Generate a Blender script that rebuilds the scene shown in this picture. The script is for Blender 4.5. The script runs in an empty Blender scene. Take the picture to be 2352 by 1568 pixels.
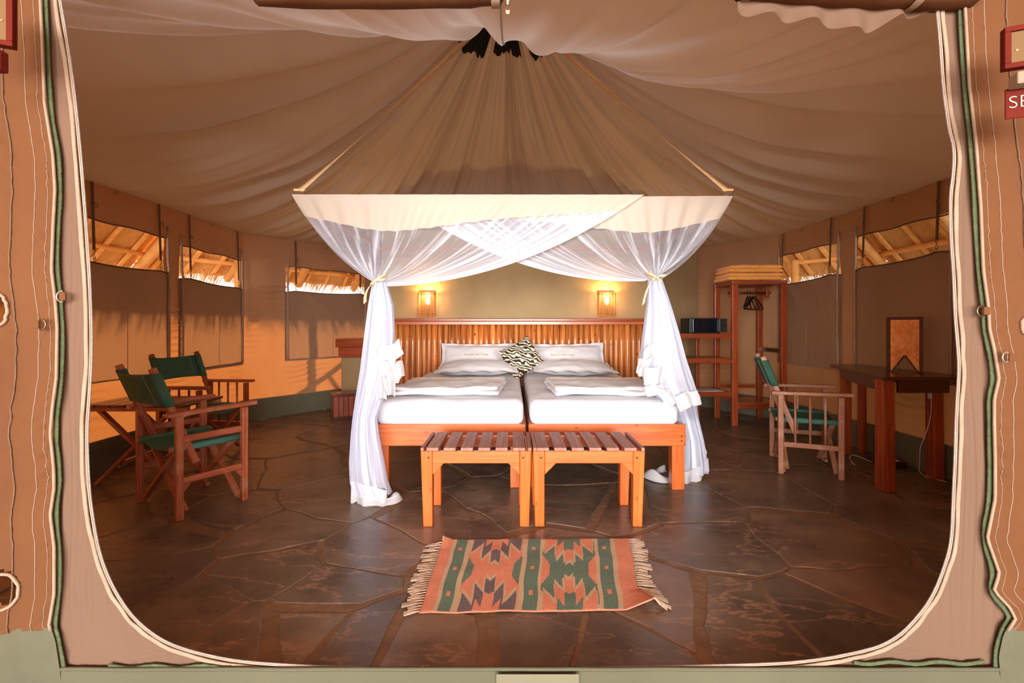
import bpy, math, random
from mathutils import Vector, Matrix, noise
random.seed(7)
R = math.radians
SC = bpy.context.scene
COL = SC.collection

# ------------------------------------------------------------------ camera, world, sun, light, exposure
FPX, HY = 1050.0, 748.0
cam_d = bpy.data.cameras.new('camera'); cam = bpy.data.objects.new('camera', cam_d); COL.objects.link(cam)
cam.location = (0, 0, 1.1); cam.rotation_euler = (R(90), 0, 0)
cam_d.sensor_width = 36; cam_d.lens = FPX / 2352 * 36
cam_d.shift_y = -(784 - HY) / 2352
cam_d.clip_start = 0.05
SC.camera = cam

w = bpy.data.worlds.new('sky'); SC.world = w; w.use_nodes = True
wn = w.node_tree.nodes; wl = w.node_tree.links
bg = wn['Background']
bg.inputs[0].default_value = (1.0, 0.96, 0.92, 1); bg.inputs[1].default_value = 1.15

sun_d = bpy.data.lights.new('sun', 'SUN'); sun = bpy.data.objects.new('sun', sun_d); COL.objects.link(sun)
sun.rotation_euler = Vector((1.0, -0.30, -0.33)).to_track_quat('-Z', 'Y').to_euler()
sun_d.energy = 9.5; sun_d.angle = R(1.2); sun_d.color = (1.0, 0.80, 0.58)

def area(name, loc, target, sx, sy, power, color):
    d = bpy.data.lights.new(name, 'AREA'); o = bpy.data.objects.new(name, d); COL.objects.link(o)
    o.location = loc; o.rotation_euler = (Vector(target) - Vector(loc)).to_track_quat('-Z', 'Y').to_euler()
    d.shape = 'RECTANGLE'; d.size = sx; d.size_y = sy; d.energy = power; d.color = color
    return o
area('veranda_daylight', (-0.5, -10.5, 1.6), (0, 4, 1.8), 13.0, 4.4, 2800, (1.0, 0.975, 0.95))

SC.view_settings.view_transform = 'Standard'; SC.view_settings.look = 'None'
SC.view_settings.gamma = 1; SC.view_settings.use_curve_mapping = False
SC.view_settings.exposure = 0.86
SC.cycles.max_bounces = 8; SC.cycles.diffuse_bounces = 5; SC.cycles.transmission_bounces = 6
SC.cycles.transparent_max_bounces = 20
SC.cycles.use_denoising = True

# ------------------------------------------------------------------ helpers
def S(r, g, b):
    f = lambda c: (c / 255 / 12.92) if c / 255 <= 0.04045 else ((c / 255 + 0.055) / 1.055) ** 2.4
    return (f(r), f(g), f(b), 1)

def at(px, py, Y):
    return Vector(((px - 1176) * Y / FPX, Y, 1.1 - (py - HY) * Y / FPX))

def N(x, y=0.0, z=0.0):
    return noise.noise(Vector((x, y, z)))

class MB:
    def __init__(s):
        s.v = []; s.f = []; s.uv = []; s.mi = []; s.sm = []; s.dens = None
    def add(s, vs, fs, uvs=None, mi=0, smooth=False):
        n = len(s.v); s.v += [tuple(p) for p in vs]
        for i, f in enumerate(fs):
            s.f.append(tuple(n + k for k in f)); s.mi.append(mi); s.sm.append(smooth)
            s.uv.append(uvs[i] if uvs else [(0, 0)] * len(f))
        return s
    def bar(s, p0, p1, w, h, up=(0, 0, 1), taper=1.0, mi=0):
        p0 = Vector(p0); p1 = Vector(p1); d = (p1 - p0); L = d.length; d.normalize()
        up = Vector(up)
        if abs(d.dot(up)) > 0.95: up = Vector((0, 1, 0))
        a = d.cross(up).normalized(); b = a.cross(d).normalized()
        c = [(-1, -1), (1, -1), (1, 1), (-1, 1)]
        vs = [p0 + a * x * w / 2 + b * y * h / 2 for x, y in c] + [p1 + (a * x * w / 2 + b * y * h / 2) * taper for x, y in c]
        fs = [(0, 1, 2, 3), (7, 6, 5, 4), (0, 4, 5, 1), (1, 5, 6, 2), (2, 6, 7, 3), (3, 7, 4, 0)]
        r = random.random() * 9; q = [0, w, w + h, 2 * w + h, 2 * w + 2 * h]
        uv = [[(r, r), (r, r + w), (r + h, r + w), (r + h, r)]] * 2
        uv = [list(u) for u in uv]
        for k in range(4):
            uv.append([(r, r + q[k]), (r + L, r + q[k]), (r + L, r + q[k + 1]), (r, r + q[k + 1])])
        return s.add(vs, fs, uv, mi)
    def box(s, x0, x1, y0, y1, z0, z1, mi=0):
        dx, dy, dz = x1 - x0, y1 - y0, z1 - z0
        cx, cy, cz = (x0 + x1) / 2, (y0 + y1) / 2, (z0 + z1) / 2
        if dx >= dy and dx >= dz: return s.bar((x0, cy, cz), (x1, cy, cz), dy, dz, mi=mi)
        if dy >= dz: return s.bar((cx, y0, cz), (cx, y1, cz), dx, dz, mi=mi)
        return s.bar((cx, cy, z0), (cx, cy, z1), dx, dy, up=(0, 1, 0), mi=mi)
    def tube(s, pts, r, n=8, caps=True, mi=0, closed=False):
        pts = [Vector(p) for p in pts]; m = len(pts)
        rs = r if isinstance(r, (list, tuple)) else [r] * m
        vs = []; L = [0]
        for i in range(1, m): L.append(L[-1] + (pts[i] - pts[i - 1]).length)
        ref = None
        for i in range(m):
            if closed: d = pts[(i + 1) % m] - pts[i - 1]
            else: d = pts[min(i + 1, m - 1)] - pts[max(i - 1, 0)]
            if d.length < 1e-9: d = Vector((0, 0, 1))
            d.normalize()
            if ref is None:
                ref = Vector((0, 0, 1)) if abs(d.z) < 0.9 else Vector((1, 0, 0))
            a = d.cross(ref).normalized(); b = a.cross(d).normalized(); ref = b
            for k in range(n):
                t = 2 * math.pi * k / n
                vs.append(pts[i] + (a * math.cos(t) + b * math.sin(t)) * rs[i])
        fs = []; uv = []; r0 = random.random() * 9; c = 2 * math.pi * max(rs)
        rng = range(m if closed else m - 1)
        for i in rng:
            j = (i + 1) % m
            for k in range(n):
                k2 = (k + 1) % n
                fs.append((i * n + k, i * n + k2, j * n + k2, j * n + k))
                l1 = L[i + 1] if i + 1 < m else L[i] + 0.01
                uv.append([(r0 + L[i], r0 + c * k / n), (r0 + L[i], r0 + c * (k + 1) / n), (r0 + l1, r0 + c * (k + 1) / n), (r0 + l1, r0 + c * k / n)])
        s.add(vs, fs, uv, mi, True)
        if caps and not closed:
            nb = len(s.v) - len(vs)
            s.f.append(tuple(nb + k for k in reversed(range(n)))); s.mi.append(mi); s.sm.append(False); s.uv.append([(r0, r0)] * n)
            s.f.append(tuple(nb + (m - 1) * n + k for k in range(n))); s.mi.append(mi); s.sm.append(False); s.uv.append([(r0, r0)] * n)
        return s
    def grid(s, fn, nu, nv, us=1.0, vs_=1.0, mi=0, skip=None, mfn=None, smooth=True):
        vs = [fn(i / nu, j / nv) for j in range(nv + 1) for i in range(nu + 1)]
        n0 = len(s.v); s.v += [tuple(p) for p in vs]
        W = nu + 1
        for j in range(nv):
            for i in range(nu):
                u, v = (i + .5) / nu, (j + .5) / nv
                if skip and skip(u, v): continue
                a = n0 + j * W + i
                s.f.append((a, a + 1, a + W + 1, a + W)); s.sm.append(smooth)
                s.mi.append(mfn(u, v) if mfn else mi)
                s.uv.append([(i / nu * us, j / nv * vs_), ((i + 1) / nu * us, j / nv * vs_), ((i + 1) / nu * us, (j + 1) / nv * vs_), (i / nu * us, (j + 1) / nv * vs_)])
        return s
    def prism(s, poly, z0, z1, mi=0):
        n = len(poly)
        vs = [(x, y, z0) for x, y in poly] + [(x, y, z1) for x, y in poly]
        fs = [tuple(reversed(range(n))), tuple(range(n, 2 * n))] + [(k, (k + 1) % n, n + (k + 1) % n, n + k) for k in range(n)]
        uv = [[(poly[k][0], poly[k][1]) for k in reversed(range(n))], [tuple(q) for q in poly]]
        for k in range(n): uv.append([(0, 0), (.3, 0), (.3, z1 - z0), (0, z1 - z0)])
        return s.add(vs, fs, uv, mi)
    def xf(s, M):
        s.v = [tuple(M @ Vector(p)) for p in s.v]; return s

def obj(name, mb, mat, parent=None, bevel=0, local=False, seg=2, label=None, solid=0, sub=0):
    me = bpy.data.meshes.new(name)
    me.from_pydata(mb.v, [], mb.f)
    for m in (mat if isinstance(mat, (list, tuple)) else [mat]): me.materials.append(m)
    uvl = me.uv_layers.new(name='UVMap')
    flat = [c for face in mb.uv for p in face for c in p]
    uvl.data.foreach_set('uv', flat)
    me.polygons.foreach_set('material_index', mb.mi)
    me.polygons.foreach_set('use_smooth', mb.sm)
    if mb.dens is not None:
        a = me.attributes.new('dens', 'FLOAT', 'POINT'); a.data.foreach_set('value', mb.dens)
    me.update()
    o = bpy.data.objects.new(name, me); COL.objects.link(o)
    if parent:
        o.parent = parent
        if parent.type == 'EMPTY' and not local: o.location = -parent.location
    if bevel:
        b = o.modifiers.new('bevel', 'BEVEL'); b.width = bevel; b.segments = seg; b.limit_method = 'ANGLE'
    if solid:
        b = o.modifiers.new('thick', 'SOLIDIFY'); b.thickness = solid; b.offset = 0
    if sub:
        b = o.modifiers.new('sub', 'SUBSURF'); b.levels = sub; b.render_levels = sub
    if label: o['label'] = label
    return o

def tag(o, label=None, cat=None, group=None, kind=None):
    if label: o['label'] = label
    if cat: o['category'] = cat
    if group: o['group'] = group
    if kind: o['kind'] = kind
    return o

def thing(name, loc, label=None, cat=None, group=None, rz=0, kind=None):
    o = bpy.data.objects.new(name, None); COL.objects.link(o)
    o.location = Vector(loc); o.rotation_euler = (0, 0, rz); o.empty_display_size = .1
    return tag(o, label, cat, group, kind)

def copy_tree(o, parent=None):
    c = o.copy(); COL.objects.link(c); c.parent = parent
    for ch in list(o.children): copy_tree(ch, c)
    return c

# ------------------------------------------------------------------ materials
def newmat(name):
    m = bpy.data.materials.new(name); m.use_nodes = True
    nt = m.node_tree; return m, nt, nt.nodes['Principled BSDF'], nt.nodes['Material Output']

def nd(nt, t, **k):
    n = nt.nodes.new(t)
    for a, b in k.items(): setattr(n, a, b)
    return n

def coords(nt, kind='Object', scale=(1, 1, 1), rand=False):
    tc = nd(nt, 'ShaderNodeTexCoord'); mp = nd(nt, 'ShaderNodeMapping'); mp.inputs['Scale'].default_value = scale
    nt.links.new(tc.outputs[kind], mp.inputs['Vector'])
    if rand:
        oi = nd(nt, 'ShaderNodeObjectInfo'); mu = nd(nt, 'ShaderNodeMath', operation='MULTIPLY'); mu.inputs[1].default_value = 37.0
        nt.links.new(oi.outputs['Random'], mu.inputs[0]); nt.links.new(mu.outputs[0], mp.inputs['Location'])
    return mp.outputs[0]

def ramp(nt, fac, stops):
    r = nd(nt, 'ShaderNodeValToRGB'); e = r.color_ramp.elements
    while len(e) < len(stops): e.new(0.5)
    for k, (p, c) in enumerate(stops): e[k].position = p; e[k].color = c
    nt.links.new(fac, r.inputs[0]); return r.outputs[0]

def simple(name, c1, c2=None, rough=.6, scale=8, bump=0.0, bscale=None, metal=0, spec=.5, kind='Object', stretch=(1, 1, 1), detail=4, emis=None, coat=0, sheen=0, rand=False):
    m, nt, p, out = newmat(name)
    v = coords(nt, kind, stretch, rand)
    nz = nd(nt, 'ShaderNodeTexNoise'); nz.inputs['Scale'].default_value = scale; nz.inputs['Detail'].default_value = detail
    nt.links.new(v, nz.inputs['Vector'])
    c = ramp(nt, nz.outputs['Fac'], [(.3, c1), (.7, c2 or c1)])
    nt.links.new(c, p.inputs['Base Color'])
    p.inputs['Roughness'].default_value = rough; p.inputs['Metallic'].default_value = metal
    p.inputs['Specular IOR Level'].default_value = spec
    if coat: p.inputs['Coat Weight'].default_value = coat; p.inputs['Coat Roughness'].default_value = .15
    if sheen: p.inputs['Sheen Weight'].default_value = sheen
    if bump:
        nb = nd(nt, 'ShaderNodeTexNoise'); nb.inputs['Scale'].default_value = bscale or scale * 4; nb.inputs['Detail'].default_value = 3
        nt.links.new(v, nb.inputs['Vector'])
        b = nd(nt, 'ShaderNodeBump'); b.inputs['Strength'].default_value = bump; b.inputs['Distance'].default_value = .01
        nt.links.new(nb.outputs['Fac'], b.inputs['Height']); nt.links.new(b.outputs[0], p.inputs['Normal'])
    if emis:
        p.inputs['Emission Color'].default_value = emis[0]; p.inputs['Emission Strength'].default_value = emis[1]
    return m

def wood(name, c1, c2, c3, rough=.35, coat=.2, worn=None):
    m, nt, p, out = newmat(name)
    v = coords(nt, 'UV', (3, 45, 1), True)
    nz = nd(nt, 'ShaderNodeTexNoise'); nz.inputs['Scale'].default_value = 1.0; nz.inputs['Detail'].default_value = 5; nz.inputs['Distortion'].default_value = .8
    nt.links.new(v, nz.inputs['Vector'])
    c = ramp(nt, nz.outputs['Fac'], [(.25, c1), (.5, c2), (.72, c3)])
    # knots
    v2 = coords(nt, 'UV', (7, 16, 1), True)
    vo = nd(nt, 'ShaderNodeTexVoronoi'); vo.inputs['Scale'].default_value = 1.0; nt.links.new(v2, vo.inputs['Vector'])
    kr = ramp(nt, vo.outputs['Distance'], [(.03, (1, 1, 1, 1)), (.12, (0, 0, 0, 1))])
    mx = nd(nt, 'ShaderNodeMix', data_type='RGBA'); nt.links.new(kr, mx.inputs[0]); nt.links.new(c, mx.inputs[6])
    mx.inputs[7].default_value = (c1[0] * .45, c1[1] * .35, c1[2] * .35, 1)
    col = mx.outputs[2]
    if worn:
        n3 = nd(nt, 'ShaderNodeTexNoise'); n3.inputs['Scale'].default_value = 9; n3.inputs['Detail'].default_value = 6
        nt.links.new(coords(nt, 'Object', (1, 1, 1)), n3.inputs['Vector'])
        wr = ramp(nt, n3.outputs['Fac'], [(.52, (0, 0, 0, 1)), (.68, (1, 1, 1, 1))])
        m2 = nd(nt, 'ShaderNodeMix', data_type='RGBA'); nt.links.new(wr, m2.inputs[0]); nt.links.new(col, m2.inputs[6]); m2.inputs[7].default_value = worn
        col = m2.outputs[2]
    nt.links.new(col, p.inputs['Base Color'])
    p.inputs['Roughness'].default_value = rough; p.inputs['Coat Weight'].default_value = coat; p.inputs['Coat Roughness'].default_value = .2
    b = nd(nt, 'ShaderNodeBump'); b.inputs['Strength'].default_value = .15; b.inputs['Distance'].default_value = .004
    nt.links.new(nz.outputs['Fac'], b.inputs['Height']); nt.links.new(b.outputs[0], p.inputs['Normal'])
    return m

def canvas(name, col, trans_col, tfac, var=.12, bump=.12, weave=True):
    m, nt, p, out = newmat(name)
    v = coords(nt, 'Object')
    nz = nd(nt, 'ShaderNodeTexNoise'); nz.inputs['Scale'].default_value = 2.2; nz.inputs['Detail'].default_value = 5; nt.links.new(v, nz.inputs['Vector'])
    lo = tuple(c * (1 - var) for c in col[:3]) + (1,); hi = tuple(min(1, c * (1 + var)) for c in col[:3]) + (1,)
    c = ramp(nt, nz.outputs['Fac'], [(.3, lo), (.7, hi)])
    nt.links.new(c, p.inputs['Base Color']); p.inputs['Roughness'].default_value = .85; p.inputs['Specular IOR Level'].default_value = .2
    nb = nd(nt, 'ShaderNodeTexNoise'); nb.inputs['Scale'].default_value = 6; nb.inputs['Detail'].default_value = 4; nt.links.new(v, nb.inputs['Vector'])
    b = nd(nt, 'ShaderNodeBump'); b.inputs['Strength'].default_value = bump; b.inputs['Distance'].default_value = .03
    nt.links.new(nb.outputs['Fac'], b.inputs['Height'])
    b2 = nd(nt, 'ShaderNodeBump'); b2.inputs['Strength'].default_value = .12; b2.inputs['Distance'].default_value = .001
    n3 = nd(nt, 'ShaderNodeTexNoise'); n3.inputs['Scale'].default_value = 300; nt.links.new(v, n3.inputs['Vector'])
    nt.links.new(n3.outputs['Fac'], b2.inputs['Height']); nt.links.new(b.outputs[0], b2.inputs['Normal'])
    nt.links.new(b2.outputs[0], p.inputs['Normal'])
    if tfac:
        t = nd(nt, 'ShaderNodeBsdfTranslucent'); t.inputs[0].default_value = trans_col
        mx = nd(nt, 'ShaderNodeMixShader'); mx.inputs[0].default_value = tfac
        nt.links.new(b2.outputs[0], t.inputs['Normal']); nt.links.new(p.outputs[0], mx.inputs[1]); nt.links.new(t.outputs[0], mx.inputs[2]); nt.links.new(mx.outputs[0], out.inputs[0])
    return m

def netmat(name, col=(.86, .85, .9, 1)):
    m, nt, p, out = newmat(name)
    nt.nodes.remove(p)
    d = nd(nt, 'ShaderNodeBsdfDiffuse'); d.inputs[0].default_value = col
    t = nd(nt, 'ShaderNodeBsdfTranslucent'); t.inputs[0].default_value = col
    m1 = nd(nt, 'ShaderNodeMixShader'); m1.inputs[0].default_value = .35
    nt.links.new(d.outputs[0], m1.inputs[1]); nt.links.new(t.outputs[0], m1.inputs[2])
    tr = nd(nt, 'ShaderNodeBsdfTransparent'); m2 = nd(nt, 'ShaderNodeMixShader')
    at_ = nd(nt, 'ShaderNodeAttribute'); at_.attribute_name = 'dens'
    # threads bunched in the folds
    v = coords(nt, 'UV', (1, 1, 1))
    nz = nd(nt, 'ShaderNodeTexNoise'); nz.inputs['Scale'].default_value = 1; nz.inputs['Detail'].default_value = 6
    mp = nd(nt, 'ShaderNodeMapping'); mp.inputs['Scale'].default_value = (15, .9, 1); nt.links.new(v, mp.inputs['Vector']); nt.links.new(mp.outputs[0], nz.inputs['Vector'])
    r = nd(nt, 'ShaderNodeMapRange'); r.inputs['From Min'].default_value = .50; r.inputs['From Max'].default_value = .66
    r.inputs['To Min'].default_value = .72; r.inputs['To Max'].default_value = 2.3
    nt.links.new(nz.outputs['Fac'], r.inputs['Value'])
    mu = nd(nt, 'ShaderNodeMath', operation='MULTIPLY', use_clamp=True)
    nt.links.new(at_.outputs['Fac'], mu.inputs[0]); nt.links.new(r.outputs[0], mu.inputs[1])
    nt.links.new(mu.outputs[0], m2.inputs[0]); nt.links.new(tr.outputs[0], m2.inputs[1]); nt.links.new(m1.outputs[0], m2.inputs[2])
    nt.links.new(m2.outputs[0], out.inputs[0])
    return m

def slate():
    m, nt, p, out = newmat('slate')
    v = coords(nt, 'Object', (1, 1, 1))
    oi = nd(nt, 'ShaderNodeObjectInfo')
    n1 = nd(nt, 'ShaderNodeTexNoise'); n1.inputs['Scale'].default_value = 2.3; n1.inputs['Detail'].default_value = 8; n1.inputs['Roughness'].default_value = .62
    nt.links.new(v, n1.inputs['Vector'])
    c = ramp(nt, n1.outputs['Fac'], [(.28, S(76, 67, 60)), (.45, S(100, 86, 74)), (.58, S(118, 102, 86)), (.75, S(146, 125, 106))])
    c2 = ramp(nt, oi.outputs['Random'], [(0, (.72, .74, .78, 1)), (.5, (1, 1, 1, 1)), (1, (1.12, .96, .86, 1))])
    mm = nd(nt, 'ShaderNodeMix', data_type='RGBA', blend_type='MULTIPLY'); mm.inputs[0].default_value = 1
    nt.links.new(c, mm.inputs[6]); nt.links.new(c2, mm.inputs[7])
    # pale cleft veins: iso-lines of a stretched noise
    v2 = coords(nt, 'Object', (.8, 2.3, 1)); mp = nd(nt, 'ShaderNodeMapping'); mp.inputs['Rotation'].default_value = (0, 0, R(18)); nt.links.new(v2, mp.inputs['Vector'])
    n2 = nd(nt, 'ShaderNodeTexNoise'); n2.inputs['Scale'].default_value = 1.5; n2.inputs['Detail'].default_value = 7; n2.inputs['Roughness'].default_value = .6; nt.links.new(mp.outputs[0], n2.inputs['Vector'])
    d1 = nd(nt, 'ShaderNodeMath', operation='SUBTRACT'); d1.inputs[1].default_value = .5; nt.links.new(n2.outputs['Fac'], d1.inputs[0])
    d2 = nd(nt, 'ShaderNodeMath', operation='ABSOLUTE'); nt.links.new(d1.outputs[0], d2.inputs[0])
    vein = ramp(nt, d2.outputs[0], [(0, (1, 1, 1, 1)), (.010, (0, 0, 0, 1))])
    n3 = nd(nt, 'ShaderNodeTexNoise'); n3.inputs['Scale'].default_value = 1.3; nt.links.new(v, n3.inputs['Vector'])
    gate = ramp(nt, n3.outputs['Fac'], [(.36, (0, 0, 0, 1)), (.54, (1, 1, 1, 1))])
    vm = nd(nt, 'ShaderNodeMath', operation='MULTIPLY'); nt.links.new(vein, vm.inputs[0]); nt.links.new(gate, vm.inputs[1])
    vm2 = nd(nt, 'ShaderNodeMath', operation='MULTIPLY'); nt.links.new(vm.outputs[0], vm2.inputs[0]); vm2.inputs[1].default_value = .75
    m2 = nd(nt, 'ShaderNodeMix', data_type='RGBA'); nt.links.new(vm2.outputs[0], m2.inputs[0]); nt.links.new(mm.outputs[2], m2.inputs[6]); m2.inputs[7].default_value = S(168, 130, 108)
    nt.links.new(m2.outputs[2], p.inputs['Base Color'])
    rr = ramp(nt, n1.outputs['Fac'], [(.3, (.2, .2, .2, 1)), (.7, (.42, .42, .42, 1))]); nt.links.new(rr, p.inputs['Roughness'])
    p.inputs['Specular IOR Level'].default_value = .45
    # layered cleft relief
    ad = nd(nt, 'ShaderNodeMath', operation='SNAP'); ad.inputs[1].default_value = .06; nt.links.new(n2.outputs['Fac'], ad.inputs[0])
    b = nd(nt, 'ShaderNodeBump'); b.inputs['Strength'].default_value = .6; b.inputs['Distance'].default_value = .016; nt.links.new(ad.outputs[0], b.inputs['Height'])
    b2 = nd(nt, 'ShaderNodeBump'); b2.inputs['Strength'].default_value = .45; b2.inputs['Distance'].default_value = .02; nt.links.new(n1.outputs['Fac'], b2.inputs['Height']); nt.links.new(b.outputs[0], b2.inputs['Normal'])
    nt.links.new(b2.outputs[0], p.inputs['Normal'])
    return m

def zebra():
    m, nt, p, out = newmat('zebra_print')
    tc = nd(nt, 'ShaderNodeTexCoord'); mp = nd(nt, 'ShaderNodeMapping'); mp.inputs['Scale'].default_value = (1.0, 1, 1)
    nt.links.new(tc.outputs['UV'], mp.inputs['Vector'])
    nz = nd(nt, 'ShaderNodeTexNoise'); nz.inputs['Scale'].default_value = 3.2; nz.inputs['Detail'].default_value = 1
    nt.links.new(mp.outputs[0], nz.inputs['Vector'])
    wv = nd(nt, 'ShaderNodeTexWave', wave_type='BANDS', bands_direction='DIAGONAL'); wv.inputs['Scale'].default_value = 5.0; wv.inputs['Distortion'].default_value = 9; wv.inputs['Detail'].default_value = 1.2; wv.inputs['Detail Scale'].default_value = 1.1
    nt.links.new(mp.outputs[0], wv.inputs['Vector'])
    c = ramp(nt, wv.outputs['Fac'], [(.56, S(44, 30, 20)), (.64, S(214, 198, 172))])
    nt.links.new(c, p.inputs['Base Color']); p.inputs['Roughness'].default_value = .9
    return m

M = {}
M['ceiling'] = canvas('ceiling_canvas', S(196, 184, 168), S(200, 200, 204), .30, .06, .12)
M['wall'] = canvas('wall_canvas', S(160, 128, 98), S(240, 148, 76), .11, .10, .5)
M['flap'] = canvas('window_flap_canvas', S(138, 114, 92), S(210, 140, 90), .10, .08, .25)
M['skirt'] = canvas('groundsheet', S(112, 108, 88), S(0, 0, 0), 0, .10, .3)
M['front'] = canvas('front_canvas', S(98, 62, 36), S(225, 130, 60), .05, .10, .3)
M['frontgrey'] = canvas('front_green_canvas', S(88, 86, 68), S(0, 0, 0), 0, .1, .3)
M['mesh'] = canvas('fly_mesh', S(108, 84, 68), S(220, 180, 150), .08, .05, .1)
M['velcro'] = simple('velcro_green', S(66, 78, 50), S(84, 94, 62), .95, 60, .5, 200)
M['tape'] = simple('cream_tape', S(140, 118, 98), S(152, 130, 110), .8, 20, .2, 200)
M['zip'] = simple('zip_tape', S(146, 136, 130), S(162, 152, 146), .7, 30, .3, 300)
M['piping'] = simple('grey_piping', S(158, 132, 112), S(178, 150, 128), .8, 20)
M['plaster'] = simple('plaster', S(158, 134, 96), S(172, 147, 106), .85, 3, .25, 14)
M['strap'] = simple('dark_webbing', S(96, 72, 52), S(112, 86, 62), .85, 30, .3, 200)
M['rope'] = simple('cream_webbing', S(214, 172, 122), S(228, 188, 136), .8, 20, .3, 150)
M['metal'] = simple('dull_metal', S(120, 105, 88), S(150, 130, 108), .35, 20, metal=1)
M['chrome'] = simple('bright_metal', S(225, 225, 220), None, .15, 5, metal=1)
M['grout'] = simple('joint_mortar', S(104, 80, 58), S(128, 98, 68), .6, 9, .5, 30)
M['slate'] = slate()
M['orange_wood'] = wood('varnished_pine', S(184, 80, 24), S(202, 94, 32), S(214, 108, 42), .3, .35)
M['bed_wood'] = wood('varnished_bed_pine', S(166, 76, 28), S(192, 92, 36), S(208, 112, 50), .32, .35)
M['slat_wood'] = wood('weathered_slats', S(128, 78, 62), S(152, 98, 80), S(176, 126, 108), .55, 0)
M['red_wood'] = wood('red_stained_wood', S(122, 50, 24), S(150, 66, 32), S(168, 82, 42), .32, .3)
M['dark_wood'] = wood('dark_brown_wood', S(58, 26, 14), S(78, 36, 20), S(98, 48, 26), .28, .4)
M['desk_leg'] = wood('desk_leg_wood', S(136, 54, 24), S(164, 70, 32), S(184, 88, 42), .4, .1)
M['chair1'] = wood('worn_reddish_chair_wood', S(132, 62, 36), S(166, 86, 52), S(190, 112, 74), .42, .15, worn=S(176, 116, 88))
M['chair2'] = wood('polished_chair_wood', S(104, 42, 18), S(142, 62, 28), S(172, 84, 40), .28, .4)
M['chair3'] = wood('pale_worn_chair_wood', S(146, 90, 62), S(170, 110, 78), S(188, 130, 98), .5, .05, worn=S(190, 146, 120))
M['green'] = simple('green_canvas', S(48, 92, 76), S(60, 106, 88), .8, 9, .25, 250)
M['green_light'] = simple('faded_green_canvas', S(62, 112, 100), S(82, 132, 118), .8, 14, .25, 250)
M['stitch'] = simple('stitching', S(150, 150, 126), S(170, 168, 140), .8, 40)
M['sheet'] = simple('white_sheet', S(204, 205, 214), S(210, 211, 220), .75, 3, .12, 9, sheen=.2)
M['linen'] = simple('white_linen', S(206, 203, 206), S(214, 211, 214), .8, 4, .25, 12, sheen=.2)
M['net'] = netmat('mosquito_net', (.82, .86, .99, 1))
M['band'] = canvas('cream_net_band', S(208, 194, 180), S(240, 220, 200), .35, .03, .25)
M['hem'] = canvas('white_net_hem', S(214, 214, 218), S(235, 232, 235), .3, .03, .3)
M['tie'] = simple('beige_tie', S(222, 180, 140), S(232, 194, 156), .8, 20)
M['zebra'] = zebra()
M['gold_text'] = simple('gold_thread', S(200, 168, 96), None, .6)
M['white_plastic'] = simple('white_plastic', S(225, 218, 205), None, .35)
M['black'] = simple('black_plastic', S(16, 14, 14), S(22, 20, 20), .35)
M['void'] = simple('black_vent_mesh', S(14, 9, 8), None, .95)
M['safe'] = simple('grey_safe_metal', S(40, 44, 48), S(50, 54, 58), .35, metal=.3)
M['safe_glass'] = simple('safe_dark_front', S(18, 24, 32), None, .08)
M['gold'] = simple('brass', S(200, 150, 70), None, .3, metal=1)
M['blanket'] = simple('yellow_blanket', S(250, 166, 62), S(255, 184, 80), .95, 30, .6, 90, sheen=.3)
M['paper'] = simple('paper', S(225, 220, 220), None, .7)
M['rug_or'] = simple('rug_orange_wool', S(206, 124, 94), S(222, 148, 118), .95, 130, .6, 260)
M['rug_gr'] = simple('rug_green_wool', S(84, 108, 92), S(110, 132, 114), .95, 130, .6, 260)
M['rug_cr'] = simple('rug_cream_wool', S(188, 160, 128), S(206, 180, 148), .95, 130, .6, 260)
M['rug_gy'] = simple('rug_grey_wool', S(98, 84, 88), S(122, 106, 108), .95, 130, .6, 260)
M['fringe'] = simple('rug_fringe_yarn', S(176, 152, 132), S(202, 178, 156), .95, 60)
M['bulb'] = simple('glowing_bulb', S(255, 220, 150), None, .3, emis=((1.0, .72, .36, 1), 28))
M['reed'] = simple('lit_reed', S(222, 150, 76), S(244, 186, 106), .5, 20, .3, 60, kind='UV', stretch=(2, 30, 1))
M['twine'] = simple('twine', S(130, 80, 40), None, .8)
M['twig'] = simple('wall_wood', S(120, 60, 30), None, .6)
M['thatch'] = simple('thatch', S(206, 140, 72), S(244, 192, 118), .9, 3, 1.0, 6, kind='UV', stretch=(40, 3, 1))
M['straw'] = simple('straw', S(200, 150, 84), S(232, 190, 124), .8, 30)
M['pole'] = simple('roof_pole', S(228, 162, 88), S(248, 194, 118), .7, 8, .3, 20)
M['sand'] = simple('sandy_ground', S(118, 94, 72), S(132, 108, 82), .95, 1.2, .5, 6)
M['veranda'] = simple('veranda_concrete', S(150, 122, 96), S(170, 140, 112), .7, 2, .3, 12)
M['signred'] = simple('red_brown_paint', S(88, 22, 10), S(98, 28, 14), .75, 12, spec=.15)
M['signcream'] = simple('cream_lettering', S(190, 168, 148), None, .6)
M['switchplate'] = simple('cream_switch_plate', S(104, 78, 48), S(114, 86, 54), .7, 6, spec=.2)
M['olive'] = simple('olive_cloth', S(150, 120, 84), None, .9)

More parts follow.
